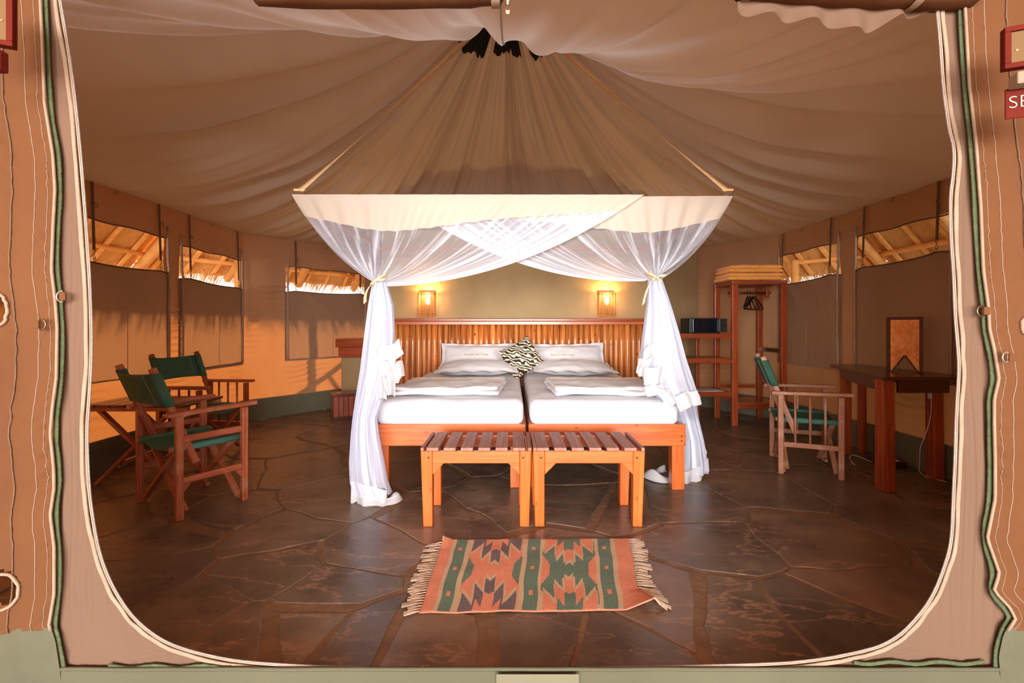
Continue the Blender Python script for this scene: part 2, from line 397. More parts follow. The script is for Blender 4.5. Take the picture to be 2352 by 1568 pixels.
def pole_mat():
    m, nt, p, out = newmat('peeled_pole')
    v = coords(nt, 'UV', (2.2, 30, 1), True)
    nz = nd(nt, 'ShaderNodeTexNoise'); nz.inputs['Scale'].default_value = 1.0; nz.inputs['Detail'].default_value = 6; nt.links.new(v, nz.inputs['Vector'])
    c = ramp(nt, nz.outputs['Fac'], [(.28, S(140, 74, 34)), (.48, S(190, 112, 54)), (.62, S(212, 136, 72)), (.78, S(232, 166, 104))])
    oi = nd(nt, 'ShaderNodeObjectInfo')
    c2 = ramp(nt, oi.outputs['Random'], [(0, (.72, .66, .62, 1)), (.5, (1, 1, 1, 1)), (1, (1.2, 1.12, 1.0, 1))])
    mm = nd(nt, 'ShaderNodeMix', data_type='RGBA', blend_type='MULTIPLY'); mm.inputs[0].default_value = 1
    nt.links.new(c, mm.inputs[6]); nt.links.new(c2, mm.inputs[7])
    v2 = coords(nt, 'UV', (5, 7, 1), True)
    vo = nd(nt, 'ShaderNodeTexVoronoi'); vo.inputs['Scale'].default_value = 1.3; nt.links.new(v2, vo.inputs['Vector'])
    kr = ramp(nt, vo.outputs['Distance'], [(.04, (1, 1, 1, 1)), (.13, (0, 0, 0, 1))])
    mx = nd(nt, 'ShaderNodeMix', data_type='RGBA'); nt.links.new(kr, mx.inputs[0]); nt.links.new(mm.outputs[2], mx.inputs[6]); mx.inputs[7].default_value = S(70, 32, 16)
    nt.links.new(mx.outputs[2], p.inputs['Base Color'])
    p.inputs['Roughness'].default_value = .3; p.inputs['Coat Weight'].default_value = .35; p.inputs['Coat Roughness'].default_value = .2
    b = nd(nt, 'ShaderNodeBump'); b.inputs['Strength'].default_value = .3; b.inputs['Distance'].default_value = .006
    nt.links.new(nz.outputs['Fac'], b.inputs['Height']); nt.links.new(b.outputs[0], p.inputs['Normal'])
    return m
M['peeled'] = pole_mat()

def text_obj(name, body, size, mat, parent, matrix, depth=.001, align='CENTER'):
    cu = bpy.data.curves.new(name, 'FONT'); cu.body = body; cu.size = size; cu.extrude = depth; cu.align_x = align; cu.align_y = 'CENTER'
    tmp = bpy.data.objects.new(name + '_tmp', cu); COL.objects.link(tmp)
    dg = bpy.context.evaluated_depsgraph_get(); me = bpy.data.meshes.new_from_object(tmp.evaluated_get(dg))
    bpy.data.objects.remove(tmp)
    me.materials.clear(); me.materials.append(mat)
    me.transform(matrix)
    o = bpy.data.objects.new(name, me); COL.objects.link(o)
    o.parent = parent
    if parent.type == 'EMPTY': o.location = -parent.location
    return o
#PART2
# ================================================================== STRUCTURE
def interp(pts, x):
    if x <= pts[0][0]: return pts[0][1]
    for (a, b), (c, d) in zip(pts, pts[1:]):
        if x <= c: return b + (d - b) * (x - a) / (c - a)
    return pts[-1][1]

# ---- outside ground and veranda slab
g = MB().box(-30, 30, -25, 40, -.20, -.12); tag(obj('ground', g, M['sand']), kind='structure')
g = MB().box(-3.6, 3.6, -5.5, 1.36, -.115, -.02); tag(obj('veranda_slab', g, M['veranda']), kind='structure')

# ---- floor: mortar bed and slate flagstones
floor = obj('floor', MB().box(-3.4, 3.4, 1.36, 6.9, -.11, -.0035), M['grout']); tag(floor, kind='structure')
px_seeds = [(300,1320),(395,1235),(520,1190),(625,1215),(760,1150),(450,1400),(610,1325),(760,1355),(700,1440),(865,1265),(820,1470),(560,1470),(985,1480),(1010,1195),(1100,1330),(1250,1470),(1160,1150),(1330,1150),(1280,1085),(1440,1165),(1530,1400),(1620,1235),(1690,1430),(1900,1255),(2050,1360),(1980,1460),(1760,1120),(1930,1120),(2110,1190),(1560,1170),(1420,1050),(1650,1050),(950,1080),(700,1070),(520,1090),(1300,1300),(1420,1500)]
seeds = []
for px, py in px_seeds:
    Y = 1155 / (py - HY); seeds.append(((px - 1176) * Y / FPX, Y))
rs = random.Random(11)
tries = 0
while tries < 5000:
    tries += 1
    x, y = rs.uniform(-3.5, 3.5), rs.uniform(1.2, 7.0)
    if all((x - a) ** 2 + (y - b) ** 2 > .56 ** 2 for a, b in seeds): seeds.append((x, y))
def clip(poly, nx, ny, d):
    out = []
    for k in range(len(poly)):
        a, b = poly[k], poly[(k + 1) % len(poly)]
        da, db = a[0] * nx + a[1] * ny - d, b[0] * nx + b[1] * ny - d
        if da <= 0: out.append(a)
        if (da < 0) != (db < 0) and abs(da - db) > 1e-9:
            t = da / (da - db); out.append((a[0] + (b[0] - a[0]) * t, a[1] + (b[1] - a[1]) * t))
    return out
for i, (sx, sy) in enumerate(seeds):
    poly = [(-3.38, 1.38), (3.38, 1.38), (3.38, 6.88), (-3.38, 6.88)]
    for j, (tx, ty) in enumerate(seeds):
        if i == j: continue
        dx, dy = tx - sx, ty - sy; L = math.hypot(dx, dy)
        if L > 2.6: continue
        nx, ny = dx / L, dy / L
        gap = .007 + .050 * max(0, N((sx + tx) * 1.7, (sy + ty) * 1.7, 5) + .10)
        poly = clip(poly, nx, ny, (sx + tx) / 2 * nx + (sy + ty) / 2 * ny - gap)
        if not poly: break
    if len(poly) < 3: continue
    res = []
    for k in range(len(poly)):
        a, b = poly[k], poly[(k + 1) % len(poly)]
        L = math.hypot(b[0] - a[0], b[1] - a[1]); n = max(1, int(L / .09))
        for q in range(n):
            t = q / n; x, y = a[0] + (b[0] - a[0]) * t, a[1] + (b[1] - a[1]) * t
            wob = .055 * N(x * 3.1, y * 3.1, 1) + .016 * N(x * 14, y * 14, 2)
            wob2 = .055 * N(x * 3.1, y * 3.1, 7) + .016 * N(x * 14, y * 14, 9)
            res.append((x + wob, y + wob2))
    if len(res) < 3: continue
    A = sum(res[k][0] * res[(k + 1) % len(res)][1] - res[(k + 1) % len(res)][0] * res[k][1] for k in range(len(res))) / 2
    if A < .01: continue
    mb = MB().prism(res, -.012, 0.0)
    obj('flagstone', mb, M['slate'], floor, bevel=.0025, seg=1)

# ---- footprint of the tent
ZW = 2.17
LX, RX = -3.07, 3.12
FP = [(LX, 1.45), (LX, 5.22), (-1.95, 6.70), (2.25, 6.70), (RX, 5.36), (RX, 1.45)]

def wall_sheet(A, B, z0, z1, holes, res=.03, wr=None, mb=None, off=0.0):
    """canvas wall from A to B (plan), holes = [(s0,s1,z0,z1)]"""
    A = Vector((A[0], A[1], 0)); B = Vector((B[0], B[1], 0)); d = B - A; L = d.length; d.normalize()
    nrm = Vector((-d.y, d.x, 0))    # to be inside when going ccw from above; fixed by caller via off sign
    nu, nv = max(2, int(L / res)), max(2, int((z1 - z0) / (res * .4)))
    def fn(u, v):
        s = u * L; z = z0 + v * (z1 - z0)
        e = min(u, 1 - u, .04) / .04
        q = (wr(s, z) if wr else 0) * min(1, (1 - v) * 8) * min(1, v * 8) * e
        return A + d * s + nrm * (q + off) + Vector((0, 0, z))
    def skip(u, v):
        s = u * L; z = z0 + v * (z1 - z0)
        return any(a < s < b and c < z < e for a, b, c, e in holes)
    mb = mb or MB()
    return mb.grid(fn, nu, nv, L, z1 - z0, skip=skip)

def pier_wrinkle(s, z):
    f = .5 + .5 * N(s * 1.6, z * .8, 4)
    return .013 * math.sin(z * 95 + 3.5 * N(s * 7, z * 3)) * max(0, N(s * 2.0, z * 1.6, 9) + .25) * (1.2 if .3 < z < 1.6 else .4) + .020 * N(s * 2.5, z * 2.2, 1) + .006 * N(s * 9, z * 7, 2)

wall_left = obj('wall_left', wall_sheet(FP[0], FP[1], .24, ZW, [(1.62, 2.60, .70, 1.88), (2.77, 3.71, .70, 1.84)], wr=pier_wrinkle), M['wall']); tag(wall_left, kind='structure')
wall_bl = obj('wall_back_left', wall_sheet(FP[1], FP[2], .24, ZW, [(.50, 1.60, .70, 1.83)], wr=pier_wrinkle), M['wall']); tag(wall_bl, kind='structure')
wall_back = obj('wall_back', wall_sheet(FP[2], FP[3], .24, ZW, [], .06, wr=pier_wrinkle), M['wall']); tag(wall_back, kind='structure')
wall_br = obj('wall_back_right', wall_sheet(FP[3], FP[4], .24, ZW, [], wr=pier_wrinkle), M['wall']); tag(wall_br, kind='structure')
wall_right = obj('wall_right', wall_sheet(FP[4], FP[5], .24, ZW, [(.05, 1.02, .70, 1.90), (1.24, 2.14, .70, 1.90)], wr=pier_wrinkle), M['wall']); tag(wall_right, kind='structure')

def skirt(A, B, parent):
    m = wall_sheet(A, B, 0.0, .25, [], .05, wr=lambda s, z: .012 * N(s * 6, z * 9, 3), off=.004)
    obj('groundsheet_skirt', m, M['skirt'], parent)
    d = (Vector(B) - Vector(A)).normalized(); n = Vector((-d.y, d.x))
    obj('skirt_cord', MB().tube([(A[0] + (B[0] - A[0]) * t + n.x * .03, A[1] + (B[1] - A[1]) * t + n.y * .03, .014) for t in [k / 30 for k in range(31)]], .011, 6), M['skirt'], parent)
for A, B, p in zip(FP, FP[1:], (wall_left, wall_bl, wall_back, wall_br, wall_right)): skirt(A, B, p)

# in a ccw footprint seen from above inside is on the left only if the list runs ccw; this list runs clockwise
# ---- windows: valance edge, flap, zips, straps with hooks
def window(idx, A, B, s0, s1, z0, ztop, flapz, straps, hidez=.72, ring=True, wall=None):
    A = Vector((A[0], A[1], 0)); B = Vector((B[0], B[1], 0)); d = (B - A).normalized()
    n = Vector((d.y, -d.x, 0))      # into the room
    mid = A + d * (s0 + s1) / 2
    w = thing('window_%d' % idx, (mid.x, mid.y, 0), kind='structure')
    P = lambda s, z, o=0.0: A + d * s + n * o + Vector((0, 0, z))
    # flap: hangs slack between its two hooks
    fa, fb = flapz
    hk = sorted(straps)
    def topz(s):
        a, b = (hk[0], hk[-1]) if len(hk) > 1 else (hk[0], s1 - .08)
        base = fa + (fb - fa) * (s - s0) / (s1 - s0)
        if s < a: return base - .015 * (a - s) / max(.02, a - s0)
        if s > b: return base - .015 * (s - b) / max(.02, s1 - b)
        t = (s - a) / (b - a); return base - .07 * t * (1 - t)
    def ff(u, v):
        s = s0 - .03 + u * (s1 - s0 + .06); zt = topz(s); z = z0 - .015 + v * (zt - z0 + .015)
        o = .026 + .020 * N(s * 2.4, z * 2.6, idx * 3) * 1.5 + .012 * (1 - abs(N((s + z * 1.3) * 3.2, (z - s) * .9, idx + 20)) * 3.5) * max(0, v - .35) * 1.3 + .004 * N(s * 14, z * 10)
        e = min(1, min(u, 1 - u) / .10); o = .010 + (max(.004, o) - .010) * e
        return P(s, z, o)
    flap = obj('window_flap', MB().grid(ff, 50, 50, s1 - s0, 1), M['flap'], w)
    obj('flap_seam', MB().tube([P(s0 + (s1 - s0) * .54, z0 + t * (1.0 - z0 + .2), .045) for t in (0, .3, .6, 1)], .0025, 5), M['piping'], flap)
    obj('flap_hem', MB().tube([ff(k / 20, 1.0) + n * .004 for k in range(21)], .006, 6), M['strap'], flap)
    obj('flap_hem', MB().tube([ff(k / 20, 0) + n * .004 for k in range(21)], .007, 6), M['piping'], flap)
    for s in (s0, s1):
        zt = ztop + .10
        pts = [P(s + .006 * N(z * 3, s), z, .022 + (.01 if z < 1.6 else 0)) for z in [z0 + k * (zt - z0) / 16 for k in range(17)]]
        obj('zip_strip', MB().tube(pts, .010, 6), M['piping'], w)
    obj('valance_edge', MB().tube([P(s0 + k * (s1 - s0) / 12, ztop + .006 * math.sin(k), .012) for k in range(13)], .006, 6), M['strap'], w)
    for s in straps:
        zt = topz(s)
        sb = obj('strap', MB().bar(P(s, ZW - .02, .02), P(s, zt + .085, .034), .024, .004, up=n), M['strap'], w, bevel=.001, seg=1)
        hook = MB().tube([P(s - .011, zt + .085, .036), P(s, zt + .06, .036), P(s + .011, zt + .085, .036)], .0022, 6)
        hook.tube([P(s + .010 * math.cos(q), zt + .035 + .016 * math.sin(q), .036) for q in [R(90 + 30 * k) for k in range(11)]], .0026, 6)
        hook.tube([P(s, zt + .062, .036), P(s, zt + .05, .036)], .003, 6)
        obj('hook', hook, M['metal'], sb)
        obj('flap_ring', MB().tube([P(s + .010 * math.cos(q), zt + .012 + .012 * math.sin(q), .040) for q in [R(30 * k) for k in range(12)]], .0022, 6, closed=True), M['metal'], sb)
        obj('ring', MB().tube([P(s + .013 + .014 * math.cos(q), ztop + .10 + .016 * math.sin(q), .04) for q in [R(-120 + 30 * k) for k in range(11)]], .003, 6), M['metal'], w)
    sm = (s0 + s1) / 2 - .05
    obj('ring', MB().tube([P(sm + .016 * math.cos(q), ZW - .045 + .017 * math.sin(q), .03) for q in [R(-170 + 25 * k) for k in range(11)]], .003, 6), M['metal'], w)
    return w
window(1, FP[0], FP[1], 1.62, 2.60, .70, 1.88, (1.56, 1.58), [1.87, 2.50])
window(2, FP[0], FP[1], 2.77, 3.71, .68, 1.84, (1.55, 1.52), [2.87, 3.63])
window(3, FP[1], FP[2], .50, 1.60, .69, 1.83, (1.53, 1.55), [.60, 1.52])
window(4, FP[4], FP[5], .05, 1.02, .70, 1.90, (1.57, 1.60), [.13, .92])
window(5, FP[4], FP[5], 1.24, 2.14, .70, 1.90, (1.61, 1.64), [1.34, 2.04])

# ---- ceiling liner
CC = (-.045, 4.0); R0, Z0 = .10, 4.05
FPc = [(-3.12, 1.46), (LX - .03, 5.22), (-1.95, 6.73), (2.25, 6.73), (RX + .03, 5.36), (3.17, 1.46)]
def edge_r(phi):
    dx, dy = math.sin(phi), math.cos(phi); best = 9
    for a, b in zip(FPc, FPc[1:] + FPc[:1]):
        ex, ey = b[0] - a[0], b[1] - a[1]; det = dx * (-ey) + dy * ex
        if abs(det) < 1e-9: continue
        ax, ay = a[0] - CC[0], a[1] - CC[1]
        t = (ax * (-ey) + ay * ex) / det; u = (dx * ay - dy * ax) / det
        if t > 0 and -1e-6 <= u <= 1 + 1e-6: best = min(best, t)
    return best
def ceil_pt(phi, t, drop=0.0):
    """phi 0 = back, clockwise; t 0 = crown, 1 = wall"""
    rr = edge_r(phi); f = (1 - math.cos(phi)) / 2           # 0 back, 1 front
    y = CC[1] + rr * math.cos(phi)
    zw = ZW - .012 + .15 * max(0, min(1, (1.9 - y) / .45))
    s = .17 + .13 * f + .23 * math.sin(f * math.pi)
    q = N(phi * 1.9 + 3, 1.5) * .5 + N(phi * 4.3, 7) * .25
    bp = lambda c, w_: math.exp(-(((math.degrees(phi) % 360) - c) / w_) ** 2)
    s += .16 * bp(132, 26) - .16 * bp(226, 30) + .075 * bp(180, 26)
    s += .10 * q * (1 - .6 * f)
    p = 4 * t * (1 - t)
    r = R0 + (rr - R0) * t
    fine = (1 - abs(N(phi * 13 + .8 * N(t * 2, phi), .3)) * 2.4) * .062 + math.sin(phi * 61 + 3 * N(phi * 5, 2)) * .008 + N(phi * 34, 5, t * .8) * .020
    coarse = (1 - abs(N(phi * 6.3 + .30 * t, 8)) * 2.6) * .085 + N(phi * 9.7, 3, t) * .05
    ff = max(0, min(1, (f - .22) / .35))
    amp = fine * max(1 - ff, .40) * min(1, .25 + r * 1.1) * min(1, (1 - t) * 7) + coarse * max(ff, .30 * min(1, f * 8)) * p * 1.6 * (1 - .6 * bp(180, 28))
    lift = N(r * 2.3, phi * 1.2, 3) * .015 * p
    return Vector((CC[0] + r * math.sin(phi), CC[1] + r * math.cos(phi), Z0 + (zw - Z0) * t - s * p - amp + lift - drop))
ceil = obj('ceiling', MB().grid(lambda u, v: ceil_pt(u * 2 * math.pi, v ** 1.1), 900, 70, 18, 3), M['ceiling']); tag(ceil, kind='structure')
for k in range(7):
    a0, a1 = R(k * 51.43 - 20), R(k * 51.43 + 20)
    def vf(u, v): return ceil_pt(a0 + (a1 - a0) * u, .01 + .095 * v + .004 * math.sin(u * 9), .065)
    obj('roof_vent', MB().grid(vf, 16, 6), M['void'], ceil, solid=.004)
# seam lines on the liner
for ph in (180,):
    obj('ceiling_seam', MB().tube([ceil_pt(R(ph), t, .004) for t in [k / 40 for k in range(8, 40)]], .004, 5), M['ceiling'], ceil)

# ---- plaster partition behind the headboard and the low plinth at the left
def poly_wall(pts, th, z0, z1):
    mb = MB(); out = []
    P = [Vector(p) for p in pts]
    nn = []
    for i in range(len(P)):
        d = (P[min(i + 1, len(P) - 1)] - P[max(i - 1, 0)]).normalized(); nn.append(Vector((-d.y, d.x)))
    back = [P[i] + nn[i] * th for i in range(len(P))]
    return mb.prism([tuple(p) for p in P] + [tuple(p) for p in reversed(back)], z0, z1)
part_wall = obj('wall_partition', poly_wall([(-1.50, 5.25), (1.66, 5.25), (1.80, 5.72), (2.50, 6.16)], .12, 0, 2.20), M['plaster'], bevel=.01); tag(part_wall, kind='structure')
plinth = obj('wall_vanity', MB().box(-2.17, -1.50, 5.80, 6.25, 0, .70), M['plaster'], bevel=.012); tag(plinth, kind='structure')

# ---- tent front with its door (all in the plane of the opening)
YD = 1.42
def fp(px, py, Y=YD): return at(px, py, Y)
tapeL = [(-40,92),(0,95),(100,100),(237,105),(356,124),(435,129),(534,124),(620,121),(696,130),(753,134),(868,132),(936,123),(995,118),(1074,126),(1120,127),(1181,118),(1254,127),(1362,127),(1435,115),(1471,127),(1543,138),(1580,140)]
tapeR = [(-40,2212),(16,2214),(198,2224),(336,2240),(474,2250),(620,2256),(709,2268),(755,2270),(801,2281),(870,2292),(915,2281),(973,2281),(1054,2283),(1145,2283),(1235,2265),(1315,2293),(1355,2280),(1395,2318),(1420,2330),(1456,2305),(1507,2294),(1554,2298),(1580,2300)]
openL = [(-20,134),(0,138),(150,163),(300,181),(500,197),(650,207),(800,211),(900,206),(1000,199),(1130,205),(1200,215),(1260,226),(1320,246),(1370,272),(1410,300),(1440,330),(1470,372),(1490,420),(1508,490),(1520,560),(1530,700),(1536,900)]
openR = [(-20,2150),(20,2152),(100,2160),(200,2166),(300,2180),(340,2192),(400,2190),(450,2182),(550,2184),(640,2191),(720,2193),(800,2200),(850,2203),(950,2196),(1050,2194),(1150,2189),(1240,2186),(1300,2170),(1370,2142),(1420,2105),(1460,2065),(1485,2020),(1500,1960),(1515,1880),(1525,1780),(1532,1500),(1536,1200)]
sillY = 1536
door = thing('door_1', (0, YD, 0), kind='structure')
def meshside(edge, tape, sgn, nm):
    ys = [-20 + k * 20 for k in range(66)] + [1300 + k * 6 for k in range(1, 40)]
    ys = sorted(set(y for y in ys if y <= sillY))
    n = len(ys) - 1; nu = 30
    def f(u, v):
        y = ys[round(v * n)]; x0 = interp(tape, y) + sgn * 6; x1 = interp(edge, y)
        x = x0 + (x1 - x0) * u
        q = at(x, y, YD); q.y += .006 * N(x * .02, y * .006, 2) + .003 * math.sin(x * .25 + N(y * .004) * 3) * min(1, y / 900)
        return q
    return obj(nm, MB().grid(f, nu, n, .3, 2), M['mesh'], door)
meshside(openL, tapeL, 1, 'mesh_panel'); meshside(openR, tapeR, -1, 'mesh_panel')
def smooth(pts, it=2):
    for _ in range(it):
        o = [pts[0]]
        for a, b in zip(pts, pts[1:]): o += [a * .75 + b * .25, a * .25 + b * .75]
        o.append(pts[-1]); pts = o
    return pts
def ribbon(pts, wdt, thick, off=0, wob=0, nrm=Vector((0, -1, 0))):
    """flat tape following pts, offset sideways by off"""
    mb = MB(); n = len(pts); rows = []
    for i in range(n):
        d = (pts[min(i + 1, n - 1)] - pts[max(i - 1, 0)]).normalized(); a = d.cross(nrm).normalized()
        o = off + wob * N(i * .35, off * 50)
        c = pts[i] + a * o; ww = wdt * (1 + (.25 * N(i * .3, 4) if wob else 0))
        rows.append([c - a * ww / 2, c - a * ww / 4 + nrm * thick, c + a * ww / 4 + nrm * thick, c + a * ww / 2, c - nrm * thick * .4])
    vs = [p for r in rows for p in r]; fs = []; uv = []
    for i in range(n - 1):
        for k in range(5):
            k2 = (k + 1) % 5; fs.append((i * 5 + k, i * 5 + k2, i * 5 + 5 + k2, i * 5 + 5 + k)); uv.append([(i * .02, k * .01), (i * .02, k * .01 + .01), (i * .02 + .02, k * .01 + .01), (i * .02 + .02, k * .01)])
    return mb.add(vs, fs, uv, smooth=True)
loop = [at(x, y, YD - .004) for y, x in openL] + [at(x, y, YD - .004) for y, x in [(1538, 1050), (1538, 1176)]] + [at(x, y, YD - .004) for y, x in reversed(openR)]
loop = smooth(loop, 2)
obj('zip_tape', ribbon(loop, .011, .003, 0), M['zip'], door)
obj('zip_teeth', MB().tube([p + Vector((0, -.004, 0)) for p in loop], .0020, 6), M['piping'], door, label='fine zip teeth')
obj('hem_tape', ribbon(loop, .016, .003, .0165, .005), M['tape'], door)
for tp, sg in ((tapeL, 1), (tapeR, -1)):
    pts = smooth([at(x, y, YD - .012) for y, x in tp])
    obj('velcro_strip', ribbon(pts, .017, .002, -.012 * sg, .002), M['velcro'], door)
# green velcro along the sill
obj('velcro_strip', ribbon([at(x, 1531 + 3 * math.sin(x), YD - .010) for x in range(250, 540, 20)], .014, .003), M['velcro'], door)
obj('velcro_strip', ribbon([at(x, 1522 + 3 * math.sin(x), YD - .010) for x in range(1960, 2280, 20)], .014, .003), M['velcro'], door)
# sill
def sf(u, v):
    x = -1.42 + 2.95 * u; z = -.02 + .068 * v
    return Vector((x, YD - .014 + .01 * (1 - v) * -1 + .006 * N(x * 3, z * 8), z))
sill = obj('sill_strip', MB().grid(sf, 80, 8, 3, .1), M['frontgrey'], door)
obj('sill_hem', MB().tube([Vector((-1.42 + 2.95 * k / 60, YD - .016 + .003 * N(k * .3), .046)) for k in range(61)], .006, 6), M['frontgrey'], door)
obj('sill_patch', MB().grid(lambda u, v: at(1140 + 190 * u, 1548 + 40 * v, YD - .035 + .002 * N(u * 5, v)), 12, 5, .3, .1), M['skirt'], door)

wall_front = thing('wall_front', (0, YD, 0), kind='structure')
slots = {-1: [(-4, 712, 24, 36), (4, 1348, 42, 40)], 1: [(2362, 748, 18, 22)]}
def front_canvas(tape, sg, grey):
    """main canvas from the tape edge outwards, turning into the side of the porch"""
    y0, y1 = (1440, 1580) if grey else (-170, 1446)
    nv = 12 if grey else 240; nu = 110
    def f(u, v):
        y = y0 + (y1 - y0) * v; xt = interp(tape, y)
        X0 = at(xt, y, YD - .02)
        out = (u ** 1.6) * 1.75
        px_out = out * FPX / YD
        fold = max(0, 1 - out / .28)
        ph = y + abs(px_out - 46) * .8
        o = (.0055 * N(ph * .045, px_out * .012, 3) + .0045 * (abs(N(ph * .030, px_out * .02, 8)) * 2 - .4)) * (.35 + .65 * min(1, abs(px_out - 46) / 14)) * 1.0 * fold * min(1, out * 60)
        o += .010 * N(out * 6, y * .006, 5) * min(1, out * 10)
        if .028 < out < .05: o += .0
        turn = .18 * max(0, out - .10) / .4 if out < .5 else .18
        s = -sg
        return Vector((X0.x + s * out, X0.y - o - .004 * min(1, out * 30) - (turn if out < .5 else .18), X0.z))
    def skip(u, v):
        if grey: return False
        p = f(u, v); px = 1176 + FPX * p.x / p.y; py = HY - FPX * (p.z - 1.1) / p.y
        return any(((px - a) / c) ** 2 + ((py - b) / d) ** 2 < 1 for a, b, c, d in slots[-1 if sg > 0 else 1])
    nm = 'lower_canvas' if grey else 'canvas_panel'
    o = obj(nm, MB().grid(f, nu, nv, 1.7, 2, skip=skip), M['frontgrey' if grey else 'front'], wall_front)
    if not grey:
        for du, r, mt in ((.0, .0045, 'tape'), (.055, .0011, 'stitch'), (.115, .0022, 'strap'), (.021, .0008, 'stitch')):
            uu = (du / 1.75) ** (1 / 1.6)
            pts = [f(uu, k / 120) + Vector((0, -r * .7, 0)) for k in range(121)]
            obj('edge_tape' if mt == 'tape' else ('seam' if mt == 'strap' else 'stitch_line'), MB().tube(pts, r, 6), M[{'stitch': 'tape'}.get(mt, mt)], wall_front)
        for a, b, c, d in slots[-1 if sg > 0 else 1]:
            yy = YD - .03 - .07
            pts = []
            for k in range(28):
                t = 2 * math.pi * k / 28; px = a + c * math.cos(t); py = b + d * math.sin(t)
                # drop onto the canvas: search along u at this height
                v = (py - y0) / (y1 - y0); best = min((f(j / 220, v) for j in range(8, 120)), key=lambda q: abs(1176 + FPX * q.x / q.y - px))
                pts.append(best + Vector((0, -.003, 0)))
            obj('slot_rim', MB().tube(pts, .005, 6, closed=True), M['tape'], wall_front)
    return f
fL = front_canvas(tapeL, 1, False); front_canvas(tapeL, 1, True)
fR = front_canvas(tapeR, -1, False); front_canvas(tapeR, -1, True)
# canvas above the door
obj('header_canvas', MB().grid(lambda u, v: Vector((-3.15 + 6.3 * u, YD + .02 + .015 * N(u * 8, v), 2.165 + .22 * v)), 60, 6, 6, .2), M['front'], wall_front)
# D rings with their loops
def dring(px, py, Y, mat, flip=1, parent=None):
    c = at(px, py, Y); r = .017
    mb = MB().tube([c + Vector((-flip * r * math.cos(R(q)), -.004, r * math.sin(R(q)))) for q in range(-90, 91, 15)] , .0022, 6)
    mb.tube([c + Vector((0, -.004, -r)), c + Vector((0, -.004, r))], .0022, 6)
    o = obj('ring', mb, M[mat], parent)
    obj('ring_loop', MB().box(c.x - .003 if flip > 0 else c.x - .016, c.x + .016 if flip > 0 else c.x + .003, c.y - .012, c.y - .006, c.z - .012, c.z + .012), M['front'], parent, bevel=.002)
dring(146, 681, YD - .022, 'chrome', 1, door)
dring(95, 745, YD - .04, 'metal', -1, wall_front)
dring(2312, 820, YD - .045, 'chrome', 1, wall_front)
dring(2254, 714, YD - .022, 'metal', 1, door)
# grey tent poles glimpsed through the slots
for x in (-1.64,):
    p = MB().tube([(x, YD + .02, -.1), (x, YD + .02, 2.6)], .017, 12)
    tag(obj('tent_pole', p, M['chrome']), 'grey metal tent pole glimpsed through the oval slots at far left', 'pole')

# ---- rolled door flaps above the opening
def rolled(name, xs, zf, rf, mat, label, ties):
    pts = smooth([Vector((x, YD - .03, zf(x))) for x in xs], 1)
    mb = MB().tube(pts, [rf(p.x) for p in pts], 20)
    mb.v = [(v[0], v[1] + .004 * N(v[0] * 9, v[1] * 60, v[2] * 60), v[2] + .004 * N(v[0] * 8, v[2] * 60, 4)) for v in mb.v]
    t = obj(name, mb, M[mat], door, label=label)
    for x in ties:
        p = Vector((x, YD - .03, zf(x))); r = rf(x) + .004
        obj('tie_band', MB().tube([p - Vector((.013, 0, 0)), p + Vector((.013, 0, 0))], [r, r], 20, caps=False), M['tape'], t)
    return t
f0 = lambda y: at(0, y, YD - .03).z
rolled('rolled_door_flap', [-.78, -.6, -.45, -.3, -.2, -.1, -.028], lambda x: f0(-33) - .0 + .012 * abs(x + .38) ** 1.0 * 2 - (.0 if x < -.1 else .035 * (x + .1) / .08), lambda x: .062 if x < -.1 else .058 - .3 * (x + .1), 'front',
       'tan canvas door flap rolled up above the opening, left of the zip pull', (-.05,))
rolled('rolled_door_flap', [.035, .3, .55, .8, 1.05, 1.25, 1.40], lambda x: f0(-52) + .10 * abs(x - .9) * (x < .9) , lambda x: .06 + .03 * min(1, max(0, x - .3)), 'front',
       'tan canvas door flap rolled up above the opening, toward the switch board', (.72, 1.22))
# slack mesh hanging from the right roll
def sag(u, v):
    x = .70 + .62 * u; d = (.035 * math.sin(u * math.pi) + .03 * max(0, math.sin((u - .45) * 9)) * (u > .45)) * v
    return Vector((x, YD - .002 + .02 * math.sin(u * 30) * v, f0(10) + .03 - .03 * v - d))
obj('mesh_fold', MB().grid(sag, 60, 6, .6, .1), M['mesh'], door)
zp = thing('zip_pull', at(1166, 5, YD - .03), 'silver metal zip pull hanging at top centre of the opening', 'zip pull')
c = at(1166, 8, YD - .03)
obj('slider', MB().box(c.x - .006, c.x + .006, c.y - .004, c.y + .004, c.z - .004, c.z + .012), M['chrome'], zp, bevel=.002)
tb = MB().tube([c + Vector((-.004, -.004, .0)), c + Vector((-.006, -.004, -.02)), c + Vector((-.006, -.004, -.030)), c + Vector((0, -.004, -.035)), c + Vector((.006, -.004, -.030)), c + Vector((.006, -.004, -.02)), c + Vector((.004, -.004, 0))], .0016, 6)
tb.box(c.x - .006, c.x + .006, c.y - .006, c.y - .003, c.z - .034, c.z - .024)
obj('tab', tb, M['chrome'], zp)

